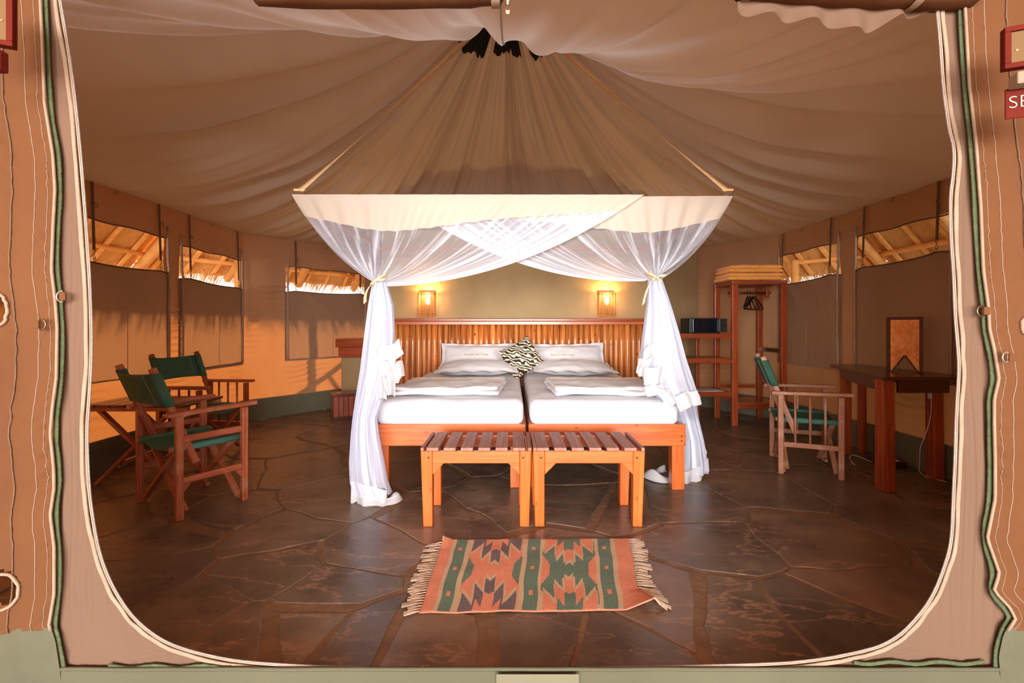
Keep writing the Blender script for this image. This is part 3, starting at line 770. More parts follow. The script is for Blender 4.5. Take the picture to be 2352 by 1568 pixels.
# ---- thatched roof over the tent, seen through the windows
EA = [(-4.9, -4.5), (-4.9, 5.9), (-3.0, 8.6), (3.0, 8.6), (4.9, 5.9), (4.9, -4.5)]
TOP = [(0, -4.5, 5.2), (0, 4.0, 5.2), (0, 4.0, 5.2), (0, 4.0, 5.2), (0, 4.0, 5.2), (0, -4.5, 5.2)]
roof = thing('thatched_roof', (0, 4, 5.2), 'thatched roof of pale poles and straw above the tent, seen through the windows', 'roof')
rr_ = random.Random(5)
for k in range(5):
    a, b = Vector((EA[k][0], EA[k][1], 1.75)), Vector((EA[k + 1][0], EA[k + 1][1], 1.75)); ta, tb_ = Vector(TOP[k]), Vector(TOP[k + 1])
    e = (b - a); L = e.length; e.normalize(); up = ((ta + tb_) / 2 - (a + b) / 2); up -= e * up.dot(e); H = up.length; up.normalize(); nn = e.cross(up).normalized()
    if nn.z > 0: nn = -nn
    def th(u, v):
        lo = a.lerp(b, u); hi = ta.lerp(tb_, u); p = lo.lerp(hi, v)
        return p - nn * (.10 + .035 * N(p.x * 5, p.y * 5, p.z * 5))
    obj('thatch_layer', MB().grid(th, 60, 40, L, H), M['thatch'], roof)
    obj('thatch_top', MB().grid(lambda u, v: th(u, v) - nn * .16, 4, 4, L, H), M['thatch'], roof)
    # rafters and battens
    nr = max(3, int(L / 1.05))
    for q in range(nr + 1):
        t = q / nr; lo = a.lerp(b, t); hi = ta.lerp(tb_, t)
        if k in (1, 3) and q in (0, nr): pass
        lo2 = lo + (hi - lo) * .01
        obj('rafter', MB().tube([lo2 + nn * .0, lo.lerp(hi, .5) + nn * .01 * rr_.random(), lo.lerp(hi, .9)], [.052 + .012 * rr_.random(), .06, .06], 8), M['pole'], roof)
    v = .06
    while v < .62:
        lo = a.lerp(ta, v); hi = b.lerp(tb_, v)
        obj('batten', MB().tube([lo.lerp(hi, j / 8) - nn * (.055 - .008 * rr_.random()) for j in range(9)], .026 + .01 * rr_.random(), 6), M['pole'], roof)
        v += .075 + rr_.random() * .015
    for q in range(nr * 3):        # short split laths between the battens
        t = (q + .5) / (nr * 3); p0 = th(t, .01) + nn * .03; p1 = th(t, .5) + nn * .03
        obj('lath', MB().bar(p0, p1, .05, .02, up=nn), M['pole'], roof)
    st = MB()
    for q in range(int(L * 190)):
        t = rr_.random(); p = a.lerp(b, t) - nn * rr_.uniform(.02, .22); ln = rr_.uniform(.10, .26)
        dn = (-up * .8 + e * rr_.uniform(-.25, .25) + Vector((0, 0, -.45))).normalized(); wv = e * .006
        q0 = p + up * .1; q1 = p + dn * ln
        st.add([q0 - wv, q0 + wv, q1], [(0, 1, 2)], [[(0, 0), (.01, 0), (0, .1)]])
    for q in range(int(L * 260)):
        t = rr_.random(); vv = rr_.random() ** 1.5 * .55; p = th(t, vv) + nn * .012; ln = rr_.uniform(.06, .16)
        dn = (-up + e * rr_.uniform(-.5, .5)).normalized(); wv = e * .004
        st.add([p - wv, p + wv, p + dn * ln + nn * .015], [(0, 1, 2)], [[(0, 0), (.01, 0), (0, .1)]])
    tag(obj('straw', st, M['straw'], roof), kind='stuff')
for x, y in ((-3.72, 6.22), (3.9, 6.3)):
    o = obj('roof_post', MB().tube([(x, y, -.14), (x, y, 1.0), (x, y, 2.0)], [.06, .055, .05], 10), M['pole'])
    tag(o, 'peeled roof pole outside the tent, behind the right wall windows' if (x, y) != (-3.72, 6.22) else 'peeled roof pole seen at the edge of the left wall windows', 'post')
# unseen poles added outside to cast a crossed shadow on the canvas
for p0, p1, lb in (((-4.55, 5.05, -.12), (-3.55, 6.75, 1.10), 'unseen pole added outside, rising toward the back, to cast a shadow on the canvas'), ((-4.45, 6.65, 1.12), (-3.45, 7.1, -.12), 'unseen pole added outside, falling toward the back, to cast a shadow on the canvas')):
    tag(obj('shadow_pole', MB().tube([p0, p1], .035, 8), M['pole']), lb, 'pole')
#PART3
# ================================================================== BEDS
def part(name, fn, mat, parent, bevel=.003, label=None, **k):
    mb = MB(); fn(mb); return obj(name, mb, mat, parent, bevel=bevel, label=label, **k)
W1 = M['bed_wood']
def bed(x0, x1, label, legs):
    t = thing('bed_frame', ((x0 + x1) / 2, 4.07, 0), label, 'bed', 'twin bed frames')
    part('foot_rail', lambda m: m.box(x0, x1, 3.06, 3.10, .295, .44), W1, t, .005)
    part('head_rail', lambda m: m.box(x0, x1, 5.03, 5.07, .295, .44), W1, t, .005)
    part('side_rail', lambda m: m.box(x0 + .002, x0 + .036, 3.101, 5.029, .295, .435), W1, t)
    part('side_rail', lambda m: m.box(x1 - .036, x1 - .002, 3.101, 5.029, .295, .435), W1, t)
    for x, y in legs: part('leg', lambda m: m.box(x - .042, x + .042, y - .036, y + .036, 0, .295), W1, t, .004)
    for k in range(9):
        y = 3.22 + k * .21
        part('bed_slat', lambda m: m.box(x0 + .037, x1 - .037, y - .04, y + .04, .40, .418), W1, t, .002)
    for x in (x0 + .03, x1 - .03):
        for z in (.33, .36):
            obj('bolt', MB().tube([(x, 3.062, z), (x, 3.057, z)], .005, 10), M['dark_wood'], t)
    return t
bed(-.933, .090, 'left pine bed frame with drawers-free low rail, nearest the green chairs', [(-.885, 3.16), (.03, 3.14), (-.80, 5.02), (.03, 5.02)])['label'] = 'left of two varnished pine bed frames, nearest the pair of green chairs'
bed(.110, 1.165, 'right of two varnished pine bed frames, nearest the shelf with the safe', [(1.115, 3.10), (.17, 3.14), (1.10, 5.02), (.17, 5.02)])

def softbox(x0, x1, y0, y1, z0, z1, rad, amp=.004, seed=0, n=(40, 60)):
    """closed rounded slab (superellipsoid-like) as one grid wrapped around"""
    mb = MB(); nu, nv = n
    cx, cy, cz = (x0 + x1) / 2, (y0 + y1) / 2, (z0 + z1) / 2; hx, hy, hz = (x1 - x0) / 2, (y1 - y0) / 2, (z1 - z0) / 2
    def rnd(a, h):      # a in -1..1 around; soft clamp
        return a
    import itertools
    # cube sphere style: build box grid and round it
    faces = []
    def face(ax, sg_, na, nb):
        def f(u, v):
            a, b = -1 + 2 * u, -1 + 2 * v
            p = [0, 0, 0]; p[ax] = sg_; o = [i for i in range(3) if i != ax]; p[o[0]] = a; p[o[1]] = b
            q = Vector((p[0] * hx, p[1] * hy, p[2] * hz))
            r = min(rad, hz, hx, hy)
            inner = Vector((max(-hx + r, min(hx - r, q.x)), max(-hy + r, min(hy - r, q.y)), max(-hz + r, min(hz - r, q.z))))
            d = q - inner
            if d.length > 1e-6: q = inner + d.normalized() * min(d.length, r)
            q.z += amp * (N((q.x + cx) * 5 + seed, (q.y + cy) * 5) * 1.5 + N((q.x + cx) * 15 + seed, (q.y + cy) * 13) * .5) * (1 if q.z > -hz * .5 else 0)
            return Vector((cx, cy, cz)) + q
        if (ax + (sg_ < 0)) % 2 == 0: mb.grid(f, na, nb, 1, 1)
        else: mb.grid(lambda u, v: f(1 - u, v), na, nb, 1, 1)
    face(2, 1, nu, nv); face(2, -1, 8, 8); k = max(6, int(hz * 2 / .012))
    face(1, -1, nu, k); face(1, 1, nu, k); face(0, -1, nv, k); face(0, 1, nv, k)
    return mb
def mattress(x0, x1, label):
    t = thing('mattress', ((x0 + x1) / 2, 4.05, .42), label, 'mattress', 'mattresses in white fitted sheets')
    obj('fitted_sheet', softbox(x0, x1, 3.075, 5.02, .42, .600, .055, .006, x0), M['sheet'], t, sub=0)
    return t
mattress(-.922, .078, 'white sheeted mattress on the left bed frame')
mattress(.122, 1.130, 'white sheeted mattress on the right bed frame')

def duvet(x0, x1, y0, y1, z, h, label, skew=0):
    t = thing('folded_duvet', ((x0 + x1) / 2, (y0 + y1) / 2, z), label, 'duvet', 'folded duvets')
    def layer(za, zb, grow, s):
        m = softbox(x0 - grow, x1 + grow, y0 + .01 * s, y1, za, zb, .022, .010, s * 3 + x0, (44, 30))
        m.v = [(a + skew * (b - y0) + .012 * N(a * 3, b * 6, s) , b + .014 * N(a * 5, s), c + .010 * N(a * 7, b * 7, s)) for a, b, c in m.v]
        return m
    obj('duvet_layer', layer(z, z + h * .55, 0, 0), M['linen'], t)
    obj('duvet_layer', layer(z + h * .48, z + h, -.010, 1), M['linen'], t)
    obj('cover_seam', MB().tube([(x0 + .03 + (x1 - x0 - .06) * k / 30 + skew * (y1 - y0) * .7, y0 + (y1 - y0) * .72 + .012 * N(k * .2, x0), z + h + .012 + .004 * N(k * .5, 3)) for k in range(31)], .0022, 5), M['tie'], t)
    return t
duvet(-.865, -.09, 3.22, 3.86, .606, .062, 'white folded duvet lying on the left mattress', .06)
duvet(.30, 1.09, 3.22, 3.86, .606, .062, 'white folded duvet lying on the right mattress, partly under the net hem', -.05)

def pillow_mb(w_, d_, h_, flange=.035, seed=0, puff=2.4):
    mb = MB(); nu, nv = 44, 26
    def prof(a, fl):
        a = abs(a); return max(0, 1 - (a / fl) ** puff) ** .55 if a < fl else 0
    def side(sg_):
        def f(u, v):
            a, b = -1 + 2 * u, -1 + 2 * v
            fx, fy = 1 - flange * 2 / w_, 1 - flange * 2 / d_
            z = prof(a, fx) * prof(b, fy) * h_ / 2
            wr = .010 * N(a * 3 + seed, b * 3, seed) + .007 * math.sin(a * 12 + b * 9 + seed) * N(a * 3, b * 4 + seed)
            pinch = 1 - .05 * (1 - b * b) * (abs(a) ** 3) ; pinch2 = 1 - .10 * (1 - a * a) * (abs(b) ** 3)
            z2 = sg_ * (z + .002) + (wr if z > .003 else .006 * math.sin(a * 14 + b * 10 + seed))
            return Vector((a * w_ / 2 * pinch, b * d_ / 2 * pinch2, z2))
        return f
    f1, f0_ = side(1), side(-1)
    mb.grid(f1, nu, nv, 1, 1); mb.grid(lambda u, v: f0_(1 - u, v), nu, nv, 1, 1)
    return mb
def pillow(loc, w_, d_, h_, rot, label, group, seed, name='pillow', mat='linen', text=None, cat='pillow', flange=.035):
    t = bpy.data.objects.new(name, None); COL.objects.link(t); t.location = loc; t.rotation_euler = rot
    tag(t, label, cat, group)
    obj('pillow_case', pillow_mb(w_, d_, h_, flange, seed), M[mat], t, local=True)
    return t
def place_text(t, body, size, y, z, x=0):
    cu = bpy.data.curves.new('lettering', 'FONT'); cu.body = body; cu.size = size; cu.extrude = .0006; cu.align_x = 'CENTER'
    tmp = bpy.data.objects.new('t', cu); COL.objects.link(tmp); dg = bpy.context.evaluated_depsgraph_get()
    me = bpy.data.meshes.new_from_object(tmp.evaluated_get(dg)); bpy.data.objects.remove(tmp)
    me.materials.clear(); me.materials.append(M['gold_text'])
    o = bpy.data.objects.new('lettering', me); COL.objects.link(o); o.parent = t; o.location = (x, y, z); return o
pl = pillow((-.355, 4.885, .760), .82, .345, .15, (R(62), R(0), R(1)), 'white pillow with gold lettering leaning on the headboard, left bed', 'lettered pillows', 1)
place_text(pl, 'Rorovili Safari Camp', .030, -.010, .086, -.02)
pr = pillow((.575, 4.885, .760), .84, .345, .15, (R(62), R(-1), R(-1)), 'white pillow with gold lettering leaning on the headboard, right bed', 'lettered pillows', 5)
place_text(pr, 'Rorovili Safari Camp', .030, -.015, .086, -.04)
pillow((-.34, 4.53, .690), .82, .44, .125, (R(8), R(-1), R(-2)), 'plain white pillow lying flat in front of the lettered pillow, left bed', 'flat white pillows', 9)
pillow((.60, 4.53, .690), .82, .44, .125, (R(8), R(1), R(3)), 'plain white pillow lying flat in front of the lettered pillow, right bed', 'flat white pillows', 14)
zc = pillow(at(1198, 821, 4.56), .345, .345, .12, (R(66), 0, 0), 'black and cream zebra striped cushion propped between the two beds', None, 3, 'zebra_cushion', 'zebra', cat='cushion', flange=.004)
zc.rotation_euler = (Matrix.Rotation(R(68), 3, 'X') @ Matrix.Rotation(R(30), 3, 'Z')).to_euler()

# ---- headboard of peeled poles
hb = thing('headboard', (.11, 5.12, 0), 'wide headboard of upright peeled poles under a red wood ledge', 'headboard')
x = -1.335; k = 0; rp = random.Random(3)
while x < 1.55:
    r = rp.uniform(.028, .037); x += r
    pts = [(x + .004 * N(k, z * 3), 5.13 + .003 * N(k + 9, z * 3), z) for z in (.02, .3, .6, .9, 1.112)]
    obj('headboard_pole', MB().tube(pts, [r * (1 + .05 * N(k, q)) for q in range(5)], 12), M['peeled'], hb)
    x += r * .98; k += 1
xr = x
part('ledge', lambda m: m.box(-1.36, xr + .03, 5.04, 5.245, 1.150, 1.180), M['red_wood'], hb, .006)
part('fascia', lambda m: m.box(-1.35, xr + .02, 5.075, 5.10, 1.112, 1.149), M['bed_wood'], hb, .003)
part('back_board', lambda m: m.box(-1.34, xr, 5.17, 5.195, .10, 1.11), M['dark_wood'], hb, .002)
for px, lb in ((1262, 'white socket on the headboard poles right of the zebra cushion'), (1128, 'white socket on the headboard poles, half hidden behind the left pillow')):
    c = at(px, 801, 5.085)
    s = thing('wall_socket', c, lb, 'socket')
    obj('socket_plate', MB().box(c.x - .045, c.x + .045, c.y, c.y + .012, c.z - .028, c.z + .028), M['white_plastic'], s, bevel=.003)
    for d in (-.018, .018): obj('socket_hole', MB().tube([(c.x + d, c.y - .001, c.z), (c.x + d, c.y + .003, c.z)], .006, 8), M['black'], s)

# ---- reed wall lamps
def sconce(px, label):
    c = at(px, 700, 5.16); x = c.x; z0, z1 = 1.205, 1.50
    t = thing('wall_lamp', (x, 5.245, z0), label, 'lamp', 'reed wall lamps')
    part('back_plate', lambda m: m.box(x - .08, x + .08, 5.232, 5.246, z0 + .02, z1), M['dark_wood'], t)
    part('top_bar', lambda m: m.box(x - .083, x + .083, 5.130, 5.142, z1 - .028, z1 - .010), M['reed'], t, .002)
    q = 0
    for a in range(17):
        xx = x - .082 + a * .01025
        yy = 5.125 + .004 * math.sin(a * 2.1)
        dz = .012 * rp.random()
        obj('reed', MB().tube([(xx, yy, z0 - dz + .01), (xx + .002 * rp.random(), yy - .003, (z0 + z1) / 2), (xx, yy, z1 - .03 + .012 * rp.random())], .0046 * rp.uniform(.75, 1.05), 6), M['reed'], t)
    for sg_ in (-1, 1):
        for a in range(7):
            yy = 5.142 + a * .0145
            obj('reed', MB().tube([(x + sg_ * .086, yy, z0), (x + sg_ * .086, yy, z1 - .02)], .0046, 6), M['reed'], t)
    for zz in (z0 + .03, z1 - .045):
        obj('twine_band', MB().tube([(x - .088, 5.24, zz), (x - .090, 5.122, zz), (x + .090, 5.122, zz), (x + .088, 5.24, zz)], .0022, 5), M['twine'], t)
    b = obj('bulb', MB().tube([(x + .008, 5.19, z0 + k_) for k_ in (.135, .15, .17, .195, .215, .225)], [.006, .016, .022, .022, .014, .004], 12), M['bulb'], t)
    obj('lamp_holder', MB().tube([(x + .008, 5.19, z0 + .05), (x + .008, 5.19, z0 + .135)], .014, 10), M['switchplate'], t)
    d = bpy.data.lights.new('lamp_glow', 'POINT'); d.energy = 6.5; d.color = (1.0, .60, .22); d.shadow_soft_size = .02
    o = bpy.data.objects.new('lamp_glow', d); COL.objects.link(o); o.parent = t; o.location = Vector((x + .008, 5.172, z0 + .25)) - t.location
sconce(980, 'lit reed wall lamp above the left bed'); sconce(1394, 'lit reed wall lamp above the right bed')

# ---- benches
def bench(x0, x1, label, flip):
    t = thing('slatted_bench', ((x0 + x1) / 2, 2.66, 0), label, 'bench', 'luggage benches at the foot of the beds')
    y0, y1, zt = 2.49, 2.865, .432; wd = M['orange_wood']
    for x in (x0 + .033, x1 - .033):
        for y, rear in ((y0 + .033, 0), (y1 - .045, 1)):
            dx = (.012 if x < (x0 + x1) / 2 else -.012)
            part('leg', lambda m: m.bar((x, y, zt - .016), (x + dx * .5, y + .004, 0), .064, .062, up=(0, 1, 0), taper=.80), wd, t, .005)
    part('apron', lambda m: m.box(x0 + .066, x1 - .066, y0 + .003, y0 + .028, zt - .082, zt - .016), wd, t)
    part('apron', lambda m: m.box(x0 + .066, x1 - .066, y1 - .035, y1 - .01, zt - .082, zt - .016), wd, t)
    for x in (x0 + .02, x1 - .02): part('apron', lambda m: m.box(x - .012, x + .012, y0 + .067, y1 - .08, zt - .078, zt - .016), wd, t)
    for sx, xx in ((1, x0 + .066), (-1, x1 - .066)):
        vs = [(xx, y0 + .006, zt - .082), (xx + sx * .062, y0 + .006, zt - .082), (xx, y0 + .006, zt - .145)]
        vs += [(a, b + .022, c) for a, b, c in vs]
        m = MB().add(vs, [(0, 1, 2), (5, 4, 3), (0, 3, 4, 1), (1, 4, 5, 2), (2, 5, 3, 0)], [[(a[0] * .1, a[2]) for a in (vs[i] for i in f)] for f in [(0, 1, 2), (5, 4, 3), (0, 3, 4, 1), (1, 4, 5, 2), (2, 5, 3, 0)]])
        obj('corner_bracket', m, wd, t, bevel=.002)
        obj('bolt', MB().tube([(xx - sx * .02, y0 + .001, zt - .05), (xx - sx * .02, y0 - .003, zt - .05)], .006, 8), M['dark_wood'], t)
    n = 6; w_ = (x1 - x0 - .04) ; p_ = w_ / n
    for k in range(n):
        xa = x0 + .030 + p_ * k - (.010 if flip else 0) + .002
        part('slat', lambda m: m.box(xa, xa + p_ * .70, y0 + .002, y1, zt - .015, zt + .003), M['slat_wood'], t, .003)
    xe = x0 + .010 if not flip else x1 - .012
    part('slat', lambda m: m.box(xe - .009, xe + .009, y0 + .002, y1, zt - .015, zt + .003), M['slat_wood'], t, .002)
    xe = x1 - .010 if not flip else x0 + .012
    part('slat', lambda m: m.box(xe - .009, xe + .009, y0 + .002, y1, zt - .015, zt + .003), M['slat_wood'], t, .002)
bench(-.500, .107, 'left slatted wooden luggage bench at the foot of the beds', False)
bench(.113, .727, 'right slatted wooden luggage bench at the foot of the beds', True)

# ---- kilim rug
def rug():
    t = thing('kilim_rug', (.1, 2.05, 0), 'orange, green and cream geometric kilim rug with fringed ends on the slate floor', 'rug')
    c = {(0, 0): Vector((-.354, 1.745)), (1, 0): Vector((.500, 1.765)), (0, 1): Vector((-.350, 2.335)), (1, 1): Vector((.600, 2.350))}
    def P(u, v, z=None):
        a = c[(0, 0)].lerp(c[(1, 0)], u); b = c[(0, 1)].lerp(c[(1, 1)], u); p = a.lerp(b, v)
        zz = .006 + .0035 * N(u * 9, v * 5) + .035 * max(0, u - .93) / .07 * max(0, .22 - v) / .22 + .02 * max(0, .05 - u) / .05 * max(0, v - .85) / .15
        return Vector((p.x + .006 * N(v * 4, 1) + (.05 * max(0, u - .93) / .07 * max(0, .25 - v) / .25), p.y + .008 * N(u * 4, 2) + .012 * max(0, u - .93) / .07 * max(0, .2 - v) / .2, max(.004, zz)))
    OR, GR, CR, GY = 0, 1, 2, 3
    bands = [(.058, OR), (.078, CR), (.134, GR), (.155, CR), (.432, 'A'), (.457, CR), (.522, GR), (.538, CR), (.808, 'B'), (.828, CR), (.897, GR), (.918, CR), (1.01, OR)]
    def motif(s, v, field, mot, core, side):
        q = v * 2 if v < .5 else (1 - v) * 2        # 0 at the edge, 1 at the middle line
        a = abs(s)
        def e1(a):
            if a < .17: return .80 - .10 * (1 - a / .17)
            if a < .50: return .38 + .27 * (a - .17) / .33
            if a < .93: return .12 + .33 * (a - .50) / .43
            return 0
        def e2(a):
            if a < .20: return .44 - .08 * (1 - a / .20)
            if a < .44: return .08 + .20 * (a - .20) / .24
            return 0
        if q < e1(a): return core if q < e2(a) else mot
        if q < e1(a) + .10 or q < e1(max(0, a - .055)) : return CR
        b, r = 1 - a, 1 - q
        if (b < .09 and r < .34) or (b < .19 and r < .13) or (b < .28 and r < .24 - .9 * (b - .19)): return side
        return field
    def pat(u, v):
        last = 0
        for hi, k in bands:
            if u < hi:
                if k == 'A': return motif((u - last) / (hi - last) * 2 - 1, v, OR, GY, OR, GR)
                if k == 'B': return motif((u - last) / (hi - last) * 2 - 1, v, GR, OR, GR, OR)
                if k == GR:
                    m = (last + hi) / 2
                    for vv in (.2, .52, .83):
                        if abs(u - m) < .010 and abs(v - vv) < .024: return OR
                return k
            last = hi
        return OR
    mats = [M['rug_or'], M['rug_gr'], M['rug_cr'], M['rug_gy']]
    mb = MB().grid(lambda u, v: P(u, v), 210, 110, 1, .65, mfn=pat)
    obj('woven_field', mb, mats, t, solid=.006)
    obj('selvedge', MB().tube([P(k / 60, 0) for k in range(61)], .0035, 6), M['rug_or'], t)
    obj('selvedge', MB().tube([P(k / 60, 1) for k in range(61)], .0035, 6), M['rug_gr'], t)
    rf = random.Random(8)
    for u, sg_ in ((0, -1), (1, 1)):
        for k in range(34):
            v = (k + .5) / 34; p = P(u, v); mb = MB()
            L = rf.uniform(.055, .085); base = Vector((sg_, -.18 + .3 * (rf.random() - .5) - .25 * (v < .1), 0)).normalized()
            if u == 0 and v > .94: base = Vector((-.1, 1, 0)).normalized(); L = .075
            for s_ in range(5):
                d = (base + Vector((0, rf.uniform(-.22, .22), 0))).normalized()
                z = .005 + .004 * s_ / 5
                m1 = p + d * L * .45 + Vector((0, 0, .004)); m1.z = max(z, p.z * .5 + .003)
                e_ = p + d * L; e_.z = .0035 + .002 * rf.random()
                mb.tube([p, p + d * L * .18 + Vector((0, 0, .001)), m1, e_], [.0035, .0028, .0032, .0018], 5)
            obj('tassel', mb, M['fringe'], t)
rug()

# ================================================================== FOLDING CHAIRS
def chair(kind, wd, loc, rz, label, W=.52, D=.36, light=False):
    """local frame: x to the sitter's left..right, +y forward; origin between the posts"""
    t = thing('folding_armchair', loc, label, 'chair', rz=rz)
    L = lambda n, fn, mt=wd, bv=.003, lb=None: part(n, fn, mt, t, bv, local=True, label=lb)
    h = W / 2; rl = .030; ZA = .60
    for sx in (-1, 1):
        x = sx * h
        for y in (0, D):
            L('leg', lambda m: m.bar((x, y, 0), (x, y, ZA - .012), .032, .036, up=(0, 1, 0)))
        # armrest, thicker over the front
        L('armrest', lambda m: m.bar((x, -.06, ZA), (x, D + .07, ZA + .008), .052, .024))
        L('side_rail', lambda m: m.bar((x, .018, .22), (x, D - .018, .22), .022, .036))
        if kind == 'rails':
            L('side_rail', lambda m: m.bar((x, .018, .455), (x, D - .018, .455), .022, .036))
            for y, z in ((.018, .20), (D - .018, .20), (.018, .437)):
                s_ = 1 if y < D / 2 else -1
                vs = [(x - .009, y, z), (x - .009, y + s_ * .04, z), (x - .009, y, z - .05)]; vs += [(a + .018, b, c) for a, b, c in vs]
                f_ = [(0, 1, 2), (5, 4, 3), (0, 3, 4, 1), (1, 4, 5, 2), (2, 5, 3, 0)]
                obj('corner_block', MB().add(vs, f_, [[(0, 0)] * len(q) for q in f_]), wd, t, local=True)
        else:
            for q in range(3):
                y = D * (q + 1) / 4
                obj('spindle', MB().tube([(x, y, .238), (x, y, ZA - .012)], .0085, 8), wd, t, local=True)
        # back upright: pivots on the rear post, leans back
        L('back_post', lambda m: m.bar((x - sx * .034, .10, .30), (x - sx * .034, -.115, .865), .026, .036, up=(0, 1, 0)))
        # seat side pole wrapped in canvas
        obj('seat_pole', MB().tube([(x - sx * .045, -.03, .395), (x - sx * .045, D + .03, .395)], .015, 10), wd, t, local=True)
    # scissor legs, front pair and rear pair
    for y in (.03, D - .03):
        for sx, dy in ((-1, -.012), (1, .012)):
            L('cross_leg', lambda m: m.bar((sx * (h - .03), y + dy, .03), (-sx * (h - .045), y + dy, .385), .020, .036, up=(0, 1, 0)))
        obj('pivot_bolt', MB().tube([(0, y - .028, .205), (0, y + .028, .205)], .005, 8), M['metal'], t, local=True)
    for sx in (-1, 1):
        for y in (0, D): L('foot_block', lambda m: m.box(sx * (h - .016) - (.05 if sx > 0 else 0), sx * (h - .016) + (0 if sx > 0 else .05), y - .012 if y else .018, y + .012 if y else .034, .006, .030), bv=.002)
    # seat cloth
    def seat(u, v):
        x = -h + .030 + (W - .06) * u; y = -.012 + (D + .024) * v
        z = .412 - .045 * (4 * u * (1 - u)) ** .8 + .003 * N(x * 8, y * 8)
        return Vector((x, y, z))
    st = obj('seat', MB().grid(seat, 26, 16, W, D), M['green'], t, local=True, solid=.003)
    for sx in (-1, 1):
        xx = sx * (h - .045)
        pts = lambda y: [Vector((xx + .019 * math.cos(R(a)), y, .395 + .019 * math.sin(R(a)))) for a in range(0, 360, 30)]
        a_, b_ = pts(-.018), pts(D + .018); n_ = len(a_)
        obj('seat_sleeve', MB().add(a_ + b_, [(k, (k + 1) % n_, n_ + (k + 1) % n_, n_ + k) for k in range(n_)], smooth=True), M['green_light'], t, local=True, solid=.002)
    # back cloth
    d_ = (Vector((0, -.115, .865)) - Vector((0, .10, .30))).normalized()
    def back(u, v):
        x = -h + .018 + (W - .036) * u; s_ = .37 + .205 * v
        p = Vector((0, .10, .30)) + d_ * s_
        sagv = .012 * 4 * u * (1 - u) * (1 if v > .5 else -.6) * abs(2 * v - 1)
        return Vector((x, p.y - .018 - .030 * 4 * u * (1 - u) * 1.0 + .0, p.z - sagv))
    bk = obj('backrest', MB().grid(back, 26, 12, W, .2), M['green'], t, local=True, solid=.003)
    for sx in (-1, 1):      # pocket round the upright and its stitching
        x = sx * (h - .034)
        def sl(u, v):
            a = 2 * math.pi * u; p = Vector((0, .10, .30)) + d_ * (.37 + .205 * v)
            return Vector((x + .021 * math.cos(a), p.y + .026 * math.sin(a), p.z + .004 * math.sin(a)))
        obj('back_sleeve', MB().grid(sl, 14, 4, .1, .2), M['green'], bk, local=True, solid=.002)
        for o_ in (-.0215, .0215):
            pass
        uu = .16 if sx < 0 else .84
        for yy in (-.003, .003): obj('stitch_line', MB().tube([back(uu + .008 * N(k, 2) * 0, k / 10) + Vector((0, yy, 0)) for k in range(11)], .0013, 5), M['stitch'], bk, local=True)
    for vv in (.04, .96):
        obj('stitch_line', MB().tube([back(.1 + .8 * k / 20, vv) + Vector((0, -.003, 0)) for k in range(21)], .0010, 5), M['stitch'], bk, local=True)
    return t
def face(a, b):      # rotation so that local +y points along (a,b)
    return math.atan2(b, a) - math.pi / 2
def place_chair(kind, wd, rear_mid, fwd, label, W, D): 
    return chair(kind, wd, (rear_mid[0], rear_mid[1], 0), face(*fwd), label, W, D)
place_chair('rails', M['chair1'], (-2.104, 2.72), (.52, .85), 'green canvas folding armchair with worn reddish frame, nearest left, seen from behind', .52, .36)
place_chair('spindles', M['chair2'], (-2.80, 3.93), (.985, -.17), 'green canvas folding armchair with spindled arms against the left wall windows', .50, .37)
place_chair('spindles', M['chair3'], (2.105, 3.645), (.92, -.39), 'green canvas folding armchair with pale spindled frame facing the desk', .50, .375)

# ---- small slatted folding table
t = thing('folding_side_table', (-2.6, 3.3, 0), 'low slatted folding table between the two green chairs on the left', 'table')
wd = M['chair1']
for k in range(7):
    x = -2.93 + k * .102
    part('tabletop_slat', lambda m: m.box(x, x + .094, 3.10, 3.52, .545, .562), M['slat_wood'] if 0 else M['dark_wood'], t, .003)
for y in (3.13, 3.49): part('top_rail', lambda m: m.box(-2.93, -2.225, y - .012, y + .012, .515, .544), wd, t)
for y, o_ in ((3.16, .012), (3.46, -.012)):
    part('cross_leg', lambda m: m.bar((-2.86, y - o_, .012), (-2.34, y - o_, .515), .022, .038, up=(0, 1, 0)), wd, t)
    part('cross_leg', lambda m: m.bar((-2.34, y + o_, .012), (-2.86, y + o_, .515), .022, .038, up=(0, 1, 0)), wd, t)
part('stretcher', lambda m: m.box(-2.72, -2.69, 3.16, 3.46, .14, .165), wd, t)

# ---- slatted waste box
bx = thing('waste_box', (-2.02, 5.52, 0), 'dark slatted wooden waste box with a lid on the floor by the plaster plinth', 'bin')
cxb, cyb = -2.02, 5.52
def rb(n, x0, x1, y0, y1, z0, z1, mt, bv=.003):
    M_ = Matrix.Translation((cxb, cyb, 0)) @ Matrix.Rotation(R(28), 4, 'Z')
    return obj(n, MB().box(x0, x1, y0, y1, z0, z1).xf(M_), M[mt], bx, bevel=bv)
rb('base_plinth', -.155, .155, -.155, .155, 0, .03, 'dark_wood'); rb('box_core', -.128, .128, -.128, .128, .03, .27, 'dark_wood')
for k in range(5):
    a = -.135 + k * .055
    rb('side_slat', a, a + .046, -.142, -.129, .031, .268, 'red_wood', .002); rb('side_slat', -.142, -.129, a, a + .046, .031, .268, 'red_wood', .002)
    rb('side_slat', .129, .142, a, a + .046, .031, .268, 'red_wood', .002)
rb('lid', -.160, .160, -.160, .160, .271, .292, 'dark_wood'); rb('lid_panel', -.10, .10, -.10, .10, .292, .300, 'red_wood', .002)

